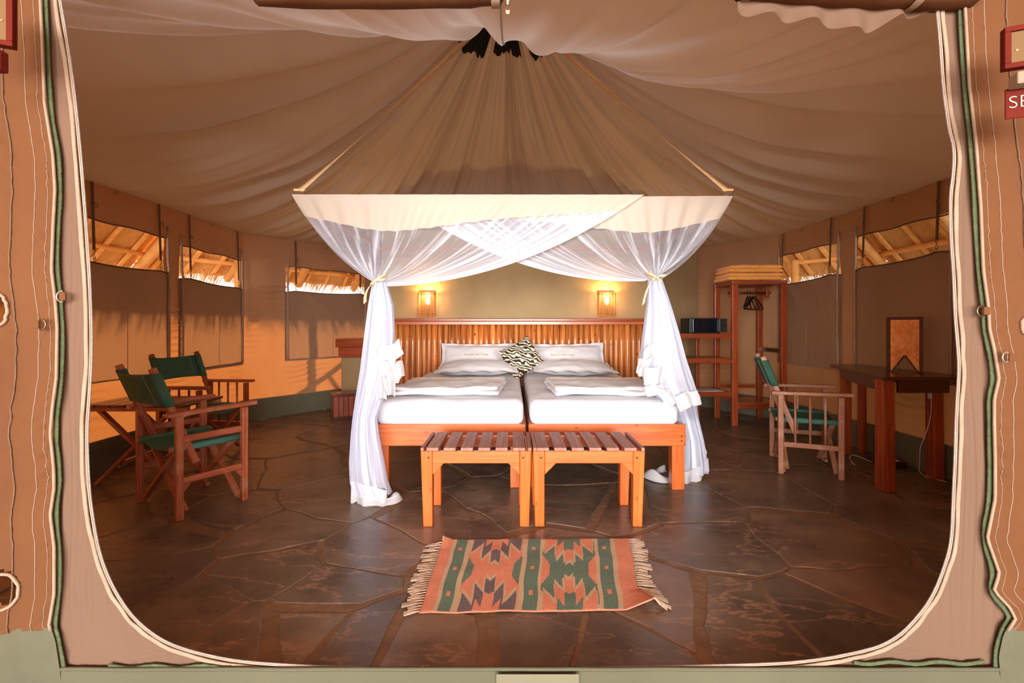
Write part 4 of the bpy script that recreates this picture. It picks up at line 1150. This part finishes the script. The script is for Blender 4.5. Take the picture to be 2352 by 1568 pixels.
# ---- wooden top of the plinth
vt = thing('vanity_top', (-1.85, 6.0, .70), 'wooden counter of two stacked boards on the low plaster plinth, behind the left net', 'counter')
part('lower_board', lambda m: m.box(-2.19, -1.52, 5.76, 5.80, .705, .825), M['desk_leg'], vt); part('counter_board', lambda m: m.box(-2.19, -1.52, 5.802, 6.24, .705, .825), M['dark_wood'], vt)
part('upper_board', lambda m: m.box(-2.23, -1.52, 5.77, 6.22, .828, .935), M['red_wood'], vt)

# ================================================================== RIGHT SIDE
rw = M['red_wood']
def shelf_unit():
    t = thing('open_shelf', (2.1, 5.25, 0), 'red wooden three-tier open shelf holding the grey safe, beside the wardrobe', 'shelf')
    x0, x1, y0, y1 = 1.84, 2.395, 5.02, 5.44
    for x, y in ((x0, y0), (x0, y1), (x1 - .19 + .0, y1)):
        part('post', lambda m: m.box(x - .022, x + .022, y - .02, y + .02, 0, .985), rw, t)
    for z, th in ((1.012, .048), (.742, .05), (.372, .048)):
        part('shelf_board', lambda m: m.box(x0 - .03, x1 + .022, y0 + .01, y1 + .02, z - .018, z), rw, t)
        part('front_rail', lambda m: m.box(x0 - .03, x1 + .022, y0 - .018, y0 + .009, z - th, z + .003), rw, t)
    return t
shelf_unit()
def wardrobe():
    t = thing('open_wardrobe', (2.7, 5.25, 0), 'open red wooden wardrobe frame with hanging rail and blankets on top', 'wardrobe')
    x0, x1, y0, y1, H = 2.445, 2.985, 5.03, 5.46, 1.60
    for x, y in ((x0, y0), (x1, y0), (x0, y1), (x1 - .03, y1)):
        part('post', lambda m: m.box(x - .030, x + .030, y - .025, y + .025, 0, H - .045), M['red_wood'] if y > 5.2 else M['desk_leg'], t, .004)
    part('top_rail', lambda m: m.box(x0 - .032, x1 + .032, y0 - .027, y0 + .02, H - .044, H), rw, t)
    part('top_rail', lambda m: m.box(x0 - .03, x1 + .03, y1 - .02, y1 + .027, H - .044, H), rw, t)
    for x in (x0, x1): part('top_rail', lambda m: m.box(x - .02, x + .02, y0 + .021, y1 - .021, H - .044, H), rw, t)
    part('top_panel', lambda m: m.box(x0 + .02, x1 - .02, y0 + .021, y1 - .021, H - .03, H - .012), rw, t)
    part('bottom_shelf', lambda m: m.box(x0 + .031, x1 - .031, y0 - .02, y1 - .026, .235, .255), rw, t)
    part('bottom_rail', lambda m: m.box(x0 + .031, x1 - .031, y0 - .025, y0 - .001, .19, .2345), rw, t)
    part('back_rail', lambda m: m.box(x0 + .031, x1 - .062, y1 - .01, y1 + .01, .36, .40), rw, t)
    part('side_rail', lambda m: m.box(x1 - .015, x1 + .012, y0 + .026, y1 - .026, .80, .845), M['dark_wood'], t)
    part('side_rail', lambda m: m.box(x1 - .015, x1 + .012, y0 + .026, y1 - .026, .40, .44), M['dark_wood'], t)
    obj('hanging_rail', MB().tube([(x0 + .03, 5.24, 1.475), (x1 - .03, 5.24, 1.475)], .014, 10), M['dark_wood'], t)
    for x in (x0 + .065, x1 - .065):
        part('rail_bracket', lambda m: m.box(x - .016, x + .016, 5.215, 5.265, 1.425, 1.554), rw, t)
    return t
wardrobe()
def hanger():
    t = thing('coat_hanger', (2.72, 5.24, 1.475), 'leftmost of four black coat hangers on the wardrobe rail', 'hanger', 'black hangers on the wardrobe rail')
    hk = MB().tube([Vector((0, .017 * math.cos(R(a)), .002 + .017 * math.sin(R(a)))) for a in range(-20, 200, 20)] + [Vector((0, -.002, -.03)), Vector((0, 0, -.055))], .0028, 6)
    obj('hook', hk, M['metal'], t, local=True)
    obj('shoulder', MB().tube([Vector((0, y, z)) for y, z in ((0, -.055), (.06, -.085), (.15, -.15), (.19, -.175), (.195, -.19), (.18, -.20), (0, -.20), (-.18, -.20), (-.195, -.19), (-.19, -.175), (-.15, -.15), (-.06, -.085))], .0068, 8, closed=True), M['black'], t, local=True)
    return t
h0 = hanger()
for k, dx in enumerate((0, .03, .06, .085)):
    o = h0 if k == 0 else copy_tree(h0)
    o.location = (2.70 + dx, 5.24, 1.475 + .0165 - .002); o.rotation_euler = (0, 0, R(-38 - 5 * k)); o['label'] = ('leftmost', 'second from the left', 'third from the left', 'rightmost')[k] + ' of four black coat hangers on the wardrobe rail'
# blankets
for k, (z, lb) in enumerate(((1.603, 'lower of two folded yellow blankets on top of the wardrobe'), (1.690, 'upper of two folded yellow blankets on top of the wardrobe'))):
    b = thing('folded_blanket', (2.7, 5.24, z), lb, 'blanket', 'yellow blankets')
    x0 = 2.385 + .02 * k
    for q in range(2):
        m = softbox(x0 + .015 * q, 3.0 - .012 * k, 5.03 + .01 * q, 5.43, z + .040 * q, z + .042 + .040 * q, .021, .004, k * 5 + q, (40, 24))
        m.v = [(a + .006 * N(b_ * 9, k), b_ + .008 * N(a * 8, q + k), c + .004 * N(a * 9, b_ * 9, k)) for a, b_, c in m.v]
        obj('blanket_fold', m, M['blanket'], b)
# safe
sf_ = thing('small_safe', (2.17, 5.2, 1.015), 'small dark grey electronic safe with its door ajar on the shelf', 'safe')
part('body', lambda m: m.box(1.975, 2.295, 5.08, 5.36, 1.017, 1.187), M['safe'], sf_, .005)
part('door', lambda m: m.box(2.005, 2.270, 5.062, 5.079, 1.028, 1.178), M['safe_glass'], sf_, .004)
part('door_frame', lambda m: m.box(1.983, 2.003, 5.060, 5.079, 1.024, 1.182), M['safe'], sf_, .003, 'lighter door edge')
part('keypad_panel', lambda m: m.box(2.285, 2.37, 5.035, 5.060, 1.032, 1.178), M['safe'], sf_, .004)
part('door_hinge_arm', lambda m: m.box(2.271, 2.296, 5.045, 5.079, 1.040, 1.170), M['safe'], sf_, .003)
for z in (1.065, 1.135): obj('knob', MB().tube([(2.345, 5.036, z), (2.345, 5.022, z)], .009, 12), M['gold'], sf_)
# papers
pp = thing('paper_stack', (2.15, 5.1, .375), 'white sheets of paper lying on the bottom tier of the open shelf', 'paper')
for k in range(3):
    m = MB().box(-.15, .15, -.105, .105, .002 * k, .002 * k + .0016).xf(Matrix.Translation((2.19 - .02 * k, 5.14, .3765)) @ Matrix.Rotation(R(4 + 5 * k), 4, 'Z'))
    obj('sheet', m, M['paper'], pp)
# wall socket below the safe
c = at(1572, 784, 5.55)
so = thing('wall_socket', (1.78, 5.55, c.z), 'white light switch low on the plaster wall below the safe', 'switch')
obj('socket_plate', MB().box(-.022, .022, -.006, .006, -.035, .035).xf(Matrix.Translation((1.765, 5.56, c.z)) @ Matrix.Rotation(R(73), 4, 'Z')), M['white_plastic'], so, bevel=.002)
obj('rocker', MB().box(-.010, .010, -.010, -.006, -.018, .018).xf(Matrix.Translation((1.765, 5.56, c.z)) @ Matrix.Rotation(R(73), 4, 'Z')), M['white_plastic'], so, bevel=.001)

# desk
def desk():
    t = thing('corner_desk', (2.8, 3.5, 0), 'dark-topped wooden desk with splayed front edge and thick legs, on the right', 'desk')
    dw = M['dark_wood']
    poly = [(2.455, 3.02), (2.96, 3.02), (3.075, 3.22), (3.075, 4.02), (2.80, 4.02)]
    obj('desktop', MB().prism(poly, .738, .762), dw, t, bevel=.004)
    def ap(p, q, n, th=.022):
        p = Vector(p); q = Vector(q); part('apron', lambda m: m.bar((p.x, p.y, .694), (q.x, q.y, .694), th, .086), dw, t)
    ap((2.53, 3.12), (2.82, 3.92), 0); ap((2.58, 3.06), (2.92, 3.06), 0); ap((3.055, 3.38), (3.055, 3.97), 0)
    legs = [((2.515, 3.085), (2.49, 3.05), .080), ((3.02, 3.27), (3.035, 3.28), .075), ((2.87, 3.93), (2.87, 3.93), .062), ((3.04, 3.97), (3.04, 3.97), .05)]
    for a, b, w_ in legs: part('leg', lambda m: m.bar((a[0], a[1], .737), (b[0], b[1], 0), w_, w_ * .9, up=(0, 1, 0), taper=1.05), M['desk_leg'], t, .005)
desk()
# copper lamp
def copper_lamp():
    fw = M['desk_leg']
    t = thing('copper_table_lamp', (2.89, 3.37, .764), 'square wood-framed lamp with studded copper panels standing on the desk', 'lamp', rz=0)
    t.rotation_euler = (0, 0, R(-38)); h = .40; a = .090
    cm = simple('beaten_copper', S(190, 112, 58), S(222, 150, 90), .42, 9, .25, 25, metal=1)
    L = lambda n, fn, mt=simple('lamp_frame_wood', S(92, 52, 40), S(112, 66, 52), .7, 12, .2), bv=.002: part(n, fn, mt, t, bv, local=True)
    for x in (-a, a):
        for y in (-a * .8, a * .8): L('corner_post', lambda m: m.box(x - .010, x + .010, y - .010, y + .010, 0, h))
    for z in (h - .009,):
        for y in (-a * .8, a * .8): L('top_bar', lambda m: m.box(-a + .011, a - .011, y - .009, y + .009, z - .009, z + .009))
        for x in (-a, a): L('top_bar', lambda m: m.box(x - .009, x + .009, -a * .8 + .011, a * .8 - .011, z - .009, z + .009))
    y = -a * .8 - .004
    def panel(m, y, x0, x1, f):
        z0, z1, ap_ = .012, h - .02, .115
        pts = [(x0, z0), (x0 + .02, z0), (0, ap_), (x1 - .02, z0), (x1, z0), (x1, z1), (x0, z1)]
        fs = [(0, 1, 2, 6), (2, 3, 4, 5), (2, 5, 6)]
        vs = [f(p[0], p[1], 0) for p in pts] + [f(p[0], p[1], .003) for p in pts]
        F = list(fs) + [tuple(7 + k for k in reversed(q)) for q in fs] + [(k, 7 + k, 7 + (k + 1) % 7, (k + 1) % 7) for k in range(7)]
        m.add(vs, F, [[(0, 0)] * len(q) for q in F])
    m = MB(); panel(m, y, -a + .011, a - .011, lambda x, z, d: Vector((x, y + d, z))); obj('copper_panel', m, cm, t, local=True)
    m = MB(); panel(m, y, -a + .011, a - .011, lambda x, z, d: Vector((x, -y - d, z))); obj('copper_panel', m, cm, t, local=True)
    xs = a + .004; b = a * .8
    for s_ in (-1, 1):
        m = MB(); panel(m, y, -b + .011, b - .011, lambda x, z, d: Vector((s_ * (xs - d), x, z))); obj('copper_panel', m, cm, t, local=True)
    for s_ in (-1, 1):
        L('chevron_bar', lambda m: m.bar((s_ * (a - .022), y - .006, .008), (0, y - .006, .122), .012, .012))
        for k in range(6): 
            z = .08 + k * .05
            obj('stud', MB().tube([(s_ * (a - .022), y - .001, z), (s_ * (a - .022), y - .004, z)], [.0042, .002], 8), M['gold'], t, local=True)
    for k in range(4): obj('stud', MB().tube([(xs + .001, -b + .02, .1 + k * .06), (xs + .004, -b + .02, .1 + k * .06)], [.004, .002], 8), M['gold'], t, local=True)
copper_lamp()
# lamp cable and floor sockets
cb = thing('lamp_cable', (2.98, 3.3, 0), 'thin white cable with an inline switch hanging below the desk', 'cable')
pts = [at(2136, 868, 3.24), at(2136, 895, 3.24), at(2140, 920, 3.24), at(2138, 960, 3.24), at(2125, 1000, 3.26), at(2112, 1030, 3.26), at(2113, 1058, 3.3)]
pts[0].z = .70
pts += [Vector((2.97, 3.34, .010)), Vector((3.04, 3.20, .008))]
obj('flex', MB().tube(smooth(pts, 2), .0028, 6), M['white_plastic'], cb)
c = at(2136, 905, 3.24); obj('inline_switch', MB().box(c.x - .012, c.x + .012, c.y - .009, c.y + .009, c.z - .032, c.z + .028), M['white_plastic'], cb, bevel=.005)
fs_ = thing('socket_block', (2.95, 3.62, 0), 'white double socket on a small wood block on the floor under the desk', 'socket')
part('block', lambda m: m.box(2.88, 3.05, 3.53, 3.66, .001, .045), M['dark_wood'], fs_); part('socket_plate', lambda m: m.box(2.89, 3.0, 3.54, 3.63, .046, .058), M['white_plastic'], fs_)
c2 = thing('loose_cable', (2.74, 3.65, 0), 'short white cable looped on the floor behind the desk leg', 'cable')
obj('flex', MB().tube(smooth([Vector((2.70, 3.60, .005)), Vector((2.70, 3.66, .03)), Vector((2.76, 3.72, .06)), Vector((2.86, 3.70, .02)), Vector((2.875, 3.66, .01))], 2), .003, 6), M['white_plastic'], c2)

# ================================================================== MOSQUITO NET CANOPY
def bez(a, b, c, t): return a * (1 - t) ** 2 + b * 2 * t * (1 - t) + c * t * t
YF, ZF = 2.90, 1.93
XL, XRr = -1.392, 1.412
cn = net = thing('canopy', (0, 2.9, ZF), 'white mosquito net canopy hung over the beds and tied back at both front corners', 'canopy')
part('frame_rod', lambda m: m.box(XL, XRr, YF + .045, YF + .065, ZF - .026, ZF - .002), M['bed_wood'], cn)
part('frame_rod', lambda m: m.box(XL, XRr, 4.86, 4.88, ZF - .022, ZF - .002), M['bed_wood'], cn)
for x in (XL + .01, XRr - .01): part('frame_rod', lambda m: m.box(x - .01, x + .01, YF + .066, 4.859, ZF - .022, ZF - .002), M['bed_wood'], cn)
BAND = .178
def curtain(top0, top1, G, g_in, g_out, dy, n_pl, seed, c_in, c_out, par, bandstart, hemv=.955, dens=.30):
    """top edge from top0 (v=0, outer corner) to top1 (v=1, free edge); gathers at G"""
    NV, NW = 150, 60
    def S_(v, w):
        T = top0.lerp(top1, v)
        gv = g_out.lerp(g_in, v)
        ctrl = T.lerp(gv, .34 + .16 * min(1, v * 2)) + c_out.lerp(c_in, v ** 1.3) 
        p = bez(T, ctrl, gv, w)
        pl = math.sin(v * n_pl * 2 * math.pi + 2.5 * N(v * 6, seed)) * (.75 + .5 * N(v * 20, seed + 2))
        amp = .016 * (1 - .75 * w) * min(1, w * 6 + .12)
        p = p + Vector((0, -amp * pl + dy, .35 * amp * pl * w))
        return p
    def wl(v): return min(.95, BAND / max(.3, (top0.lerp(top1, v) - G).length))
    m = MB().grid(lambda u, s: S_(u, s * wl(u)), NV, 8, 3, .3)
    b_ = obj('top_band', m, M['band'], par)
    m = MB(); NWn = NW
    vmax = hemv
    m.grid(lambda u, s: S_(u * vmax, wl(u * vmax) + (1 - wl(u * vmax)) * s), NV, NWn, (top1 - top0).length, 1.2)
    de = []
    for j in range(NWn + 1):
        for i in range(NV + 1):
            v = i / NV * vmax; w = j / NWn
            d = dens * (.55 + .35 * (v > .0)) + .30 * w ** 2.2 + .46 * max(0, (v - .55) / .45) ** 1.5 + .10 * max(0, (.15 - v) / .15)
            de.append(min(1, d))
    m.dens = de
    obj('net_panel', m, M['net'], par)
    obj('hem', MB().grid(lambda u, s: S_(vmax + (1 - vmax) * u, wl(1) + (1 - wl(1)) * s), 6, NWn, .1, 1), M['hem'], par)
GL = at(870, 645, 2.86); GR = at(1503, 641, 2.95)
V3 = Vector
curtain(V3((XL, YF, ZF)), at(1478, 448, YF) , GL, GL + V3((.045, 0, -.035)), GL + V3((-.05, .03, .01)), -.012, 15, 1, V3((.02, 0, -.27)), V3((0, 0, -.14)), net, 0)
curtain(V3((XRr, YF, ZF)), at(905, 452, YF), GR, GR + V3((-.06, 0, -.01)), GR + V3((.05, .03, .03)), .020, 15, 2, V3((-.02, 0, -.30)), V3((0, 0, -.14)), net, 0)
# side panels
curtain(V3((XL, 4.86, ZF)), V3((XL, YF + .02, ZF)), GL, GL + V3((-.045, .0, .0)), GL + V3((-.01, .05, .02)), 0, 9, 3, V3((-.05, 0, -.10)), V3((0, .1, -.12)), net, 0, dens=.22)
curtain(V3((XRr, 4.86, ZF)), V3((XRr, YF + .02, ZF)), GR, GR + V3((.045, .0, .0)), GR + V3((.01, .05, .02)), 0, 9, 4, V3((.05, 0, -.10)), V3((0, .1, -.12)), net, 0, dens=.22)
# hanging tails below the ties
def tail(rows, npl, seed, name='net_tail', depth=.5, dens=.95):
    """rows: (py, xl, xr, Y)"""
    NU, NVv = 120, 70
    ys = [r[0] for r in rows]
    def f(u, v):
        py = ys[0] + (ys[-1] - ys[0]) * v
        xl = interp([(r[0], r[1]) for r in rows], py); xr_ = interp([(r[0], r[2]) for r in rows], py); Y = interp([(r[0], r[3]) for r in rows], py)
        a = at(xl, py, Y); b = at(xr_, py, Y); c = (a + b) / 2; hw = (b - a).length / 2
        th_ = 2 * math.pi * u
        k = 1 + (.13 * math.sin(npl * th_ + 2 * N(v * 2, seed)) + .08 * math.sin(npl * 2.3 * th_ + seed)) * min(1, v * 4 + .2)
        x = c.x + hw * math.cos(th_) * (1 - .06 + .06 * k)
        yy = c.y + hw * depth * math.sin(th_) * k * 1.1 + .02 * math.sin(npl * th_ * 1.0)
        return V3((x, yy, max(.008, c.z)))
    m = MB().grid(f, NU, NVv, 1.1, 1.2)
    m.dens = [min(1, dens * (1.0 - .30 * (j / NVv))) for j in range(NVv + 1) for i in range(NU + 1)]
    obj(name, m, M['net'], net)
    return f
tail([(645, 858, 886, 2.86), (700, 848, 902, 2.86), (760, 840, 905, 2.86), (850, 829, 902, 2.87), (905, 820, 884, 2.88), (960, 812, 864, 2.88), (1000, 808, 868, 2.88), (1060, 804, 880, 2.88), (1105, 806, 888, 2.86), (1132, 814, 898, 2.84)], 7, 1)
tail([(641, 1490, 1518, 2.95), (700, 1487, 1538, 2.97), (760, 1479, 1556, 2.98), (820, 1472, 1572, 3.0), (868, 1478, 1588, 3.02), (905, 1500, 1600, 3.06), (935, 1535, 1598, 3.16), (960, 1548, 1602, 3.26), (1010, 1558, 1614, 3.28), (1060, 1552, 1622, 3.28), (1085, 1546, 1624, 3.28)], 7, 5)
def ruffle(pts, wdt, amp, nw, seed, mat='hem', name='hem_ruffle', drop=V3((0, 0, -1)), outd=V3((0, -1, 0))):
    """strip of opaque hem cloth hanging from a line"""
    P = smooth([V3(p) for p in pts], 2); n = len(P) - 1
    def f(u, v):
        k = u * n; i = min(int(k), n - 1); p = P[i].lerp(P[i + 1], k - i)
        w_ = math.sin(u * nw * 2 * math.pi + seed) * amp * (.25 + v)
        return p + drop * wdt * v * (1 + .12 * N(u * 5, seed)) + outd * w_
    obj(name, MB().grid(f, 90, 8, 1, .1), M[mat], net)
# left: hem cascading down the inner edge, then the floor hem
def cascade(pts, seed):
    """zig-zag folded hem: pts = list of (left, right) pixel pairs down the edge"""
    for k, (a, b, c, d, Y) in enumerate(pts):
        A, B, C_, D_ = (at(*q, Y) for q in (a, b, c, d))
        def f(u, v):
            p = A.lerp(B, u).lerp(D_.lerp(C_, u), v); p += (p - (A + B + C_ + D_) / 4) * (.10 * math.sin(u * math.pi) * math.sin(v * math.pi))
            return p + V3((0, -.020 * math.sin(u * math.pi * 2.6 + k) - .014 * math.sin(v * math.pi + k) - .003 * k, .010 * math.sin(u * 7 + k) + .006 * math.sin(v * 9 + k * 2)))
        obj('hem_fold', MB().grid(f, 20, 12, .3, .2), M['hem'], net)
cascade([((866, 803), (918, 779), (929, 815), (866, 838), 2.80),
         ((864, 838), (912, 818), (905, 868), (866, 846), 2.815),
         ((893, 834), (925, 828), (928, 866), (904, 884), 2.79),
         ((876, 868), (905, 858), (906, 912), (886, 905), 2.805),
         ((868, 880), (884, 862), (890, 912), (864, 916), 2.83)], 1)
cascade([((1478, 802), (1520, 776), (1527, 806), (1474, 832), 2.90),
         ((1463, 828), (1500, 820), (1482, 862), (1460, 857), 2.91),
         ((1476, 838), (1520, 842), (1518, 884), (1478, 888), 2.89),
         ((1478, 884), (1500, 880), (1542, 896), (1484, 912), 2.905),
         ((1500, 884), (1535, 888), (1560, 922), (1530, 930), 2.93),
         ((1545, 910), (1600, 892), (1606, 924), (1562, 942), 2.95)], 2)
ruffle([at(807, 1103, 2.84), at(830, 1110, 2.80), at(858, 1118, 2.79), at(888, 1126, 2.80)], .13, .012, 2.5, 1)
def pile(cx, cy, rx, ry, a0, a1, w_, h_, seed):
    """hem cloth lying on the floor in an open curl"""
    def f(u, v):
        a = a0 + (a1 - a0) * u
        r = 1 - w_ * v + .05 * math.sin(u * 14 + seed)
        z = .008 + h_ * math.sin(v * math.pi) * (.7 + .5 * math.sin(u * 9 + seed)) + .35 * h_ * v
        return V3((cx + rx * r * math.cos(a), cy + ry * r * math.sin(a), max(.005, z)))
    obj('floor_hem', MB().grid(f, 50, 12, .4, .1), M['hem'], net)
pile(-.82, 2.86, .135, .085, R(165), R(400), .55, .035, 0)
ruffle([at(820, 1150, 2.83), at(838, 1158, 2.79), at(872, 1150, 2.80), at(905, 1140, 2.83), at(916, 1132, 2.86)], .03, .006, 2, 4)
ruffle([at(1546, 1080, 3.25), at(1565, 1084, 3.20), at(1590, 1080, 3.20), at(1612, 1066, 3.24), at(1627, 1050, 3.3)], .10, .018, 3.5, 6)
ruffle([at(1600, 965, 3.3), at(1612, 1000, 3.3), at(1624, 1040, 3.3)], .05, .012, 2, 2, drop=V3((-.5, 0, -.6)))
pile(1.08, 3.30, .13, .12, R(60), R(290), .6, .05, 2)
# tied bands
for G_, sg_, lb in ((GL, 1, 'beige cloth tie knotted round the left net gather'), (GR, -1, 'beige cloth tie knotted round the right net gather')):
    tt = thing('net_tie', G_ + V3((0, 0, 0)), lb, 'tie')
    loop_ = [G_ + V3((.046 * math.cos(R(a)), .038 * math.sin(R(a)), .008 + .030 * sg_ * math.cos(R(a)))) for a in range(0, 360, 18)]
    obj('tie_loop', MB().tube(loop_, .008, 6, closed=True), M['tie'], tt)
    def tail_(p0, p1, p2):
        m = MB().grid(lambda u, v: bez(p0, p1, p2, v) + V3(((u - .5) * .018, -.004, (u - .5) * .016)), 2, 10, .02, .1); obj('tie_end', m, M['tie'], tt, solid=.002)
    k_ = G_ + V3((.02 * -1, -.045, -.005)) if sg_ < 0 else G_ + V3((-.025, -.045, -.02))
    tail_(k_, k_ + V3((-.05, -.01, -.05)), k_ + V3((-.065, 0, -.16)) if sg_ < 0 else k_ + V3((-.045, 0, -.12)))
    tail_(k_, k_ + V3((.03, -.015, .03)), k_ + V3((.075, -.005, .02)))
    obj('knot', MB().tube([k_ + V3((-.012, 0, 0)), k_, k_ + V3((.012, 0, 0))], [.006, .012, .006], 8), M['tie'], tt)
# suspension straps
def susp(p0, p1, label, tw):
    t = thing('canopy_strap', p0, label, 'strap', 'canopy suspension straps')
    d = (p1 - p0); n = 60; mb = MB(); dn = d.normalized(); a = dn.cross(V3((0, 1, 0))).normalized(); b = a.cross(dn)
    def f(u, v):
        ang = (.35 if tw > 0 else -.35) + tw * v
        return p0 + d * v + (a * math.cos(ang) + b * math.sin(ang)) * (u - .5) * .044 + V3((0, 0, -.02 * math.sin(v * math.pi)))
    obj('webbing', mb.grid(f, 2, n, .05, 2), M['rope'], t, solid=.002)
    obj('strap_loop', MB().box(p0.x - .035, p0.x + .035, p0.y - .008, p0.y + .008, p0.z - .004, p0.z + .012), M['rope'], t, bevel=.003)
    obj('buckle', MB().tube([p0 + V3((sx * .035, 0, sz)) for sx, sz in ((-1, -.002), (1, -.002), (1, -.03), (-1, -.03))], .003, 6, closed=True), M['metal'], t)
e1 = ceil_pt(R(-50), .06); e2 = ceil_pt(R(50), .06)
susp(V3((XL + .03, YF + .03, ZF + .035)), e1, 'cream strap holding the left front corner of the net frame', R(125))
susp(V3((XRr - .03, YF + .03, ZF + .035)), e2, 'cream strap holding the right front corner of the net frame', R(-125))
# ================================================================== SWITCH BOARDS ON THE PORCH CANVAS
def board(name, origin, ux, w_, h_, label, cat, kind):
    """flat board: origin = lower inner corner, ux = horizontal direction of its face"""
    ux = V3(ux).normalized(); uz = V3((0, 0, 1)); nrm = ux.cross(uz).normalized()
    if nrm.y > 0: nrm = -nrm
    Mx = Matrix((ux.to_4d(), nrm.to_4d() * -1, uz.to_4d(), (0, 0, 0, 1))).transposed()
    Mx = Matrix.Translation(origin) @ Matrix(((ux.x, -nrm.x, 0, 0), (ux.y, -nrm.y, 0, 0), (0, 0, 1, 0), (0, 0, 0, 1)))
    t = thing(name, origin, label, cat)
    B = lambda n, a, mt, bv=.002: obj(n, MB().box(*a).xf(Mx), M[mt], t, bevel=bv)
    if kind == 'switch':
        B('mounting_board', (0, w_, 0, .012, 0, h_), 'signred'); b = .014
        B('frame_bar', (0, w_, -.012, 0, 0, b), 'signred'); B('frame_bar', (0, w_, -.012, 0, h_ - b, h_), 'signred')
        B('frame_bar', (0, b, -.012, 0, b, h_ - b), 'signred'); B('frame_bar', (w_ - b, w_, -.012, 0, b, h_ - b), 'signred')
        B('switch_plate', (b, w_ - b, -.006, 0, b, h_ - b), 'switchplate')
        c = Mx @ V3((w_ * .52, -.006, h_ * .5)); obj('button', MB().tube([c, c + nrm * .010], [.010, .007], 14), M['white_plastic'], t)
        for fx in (.22, .80):
            c = Mx @ V3((w_ * fx, -.006, h_ * .42)); obj('screw', MB().tube([c, c + nrm * .002], .003, 8), M['chrome'], t)
    if kind == 'sign':
        B('sign_board', (0, w_, -.006, 0, 0, h_), 'signred', .008)
        cu = bpy.data.curves.new('lettering', 'FONT'); cu.body = 'SE'; cu.size = .047; cu.extrude = .0008; cu.offset = -.0008; cu.align_y = 'CENTER'
        tmp = bpy.data.objects.new('t', cu); COL.objects.link(tmp); dg = bpy.context.evaluated_depsgraph_get()
        me = bpy.data.meshes.new_from_object(tmp.evaluated_get(dg)); bpy.data.objects.remove(tmp); me.materials.clear(); me.materials.append(M['signcream'])
        me.transform(Mx @ Matrix.Translation((.004, -.0075, h_ / 2)) @ Matrix.Rotation(R(90), 4, 'X'))
        o = bpy.data.objects.new('lettering', me); COL.objects.link(o); o.parent = t; o.location = -t.location
    return t, Mx, B
Yb = 1.24
ux = (.93, -.37, 0)
_, _, _ = board('switch_board', at(2302, 163, Yb), ux, .12, .112, 'red-framed cream switch plate with a round button, at the right edge of the tent front', 'switch', 'switch')
board('safety_sign', at(2306, 276, Yb), ux, .15, .082, 'red-brown sign with cream letters SE, below the right switch board', 'sign', 'sign')
c = at(2326, 200, Yb - .03)
cd = thing('conduit_box', c, 'cream conduit box between the right switch board and the red-brown sign', 'box')
obj('casing', MB().box(0, .08, -.02, .02, 0, .032).xf(Matrix.Translation(c) @ Matrix.Rotation(math.atan2(-.37, .93), 4, 'Z')), M['tape'], cd, bevel=.003)
o_ = at(35, 112, Yb); ln = .12
board('switch_board', at(35, 112, Yb) - V3(V3((.93, .37, 0)).normalized() * ln), (.93, .37, 0), ln, .16, 'red-framed cream switch plate cut by the left edge of the picture', 'switch', 'switch')
c = at(-20, 165, Yb - .02)
hk_ = thing('red_hook_block', c, 'small red wooden block just below the left switch board', 'block')
obj('block', MB().box(0, .035, -.012, .012, 0, .055).xf(Matrix.Translation(c)), M['signred'], hk_, bevel=.004)
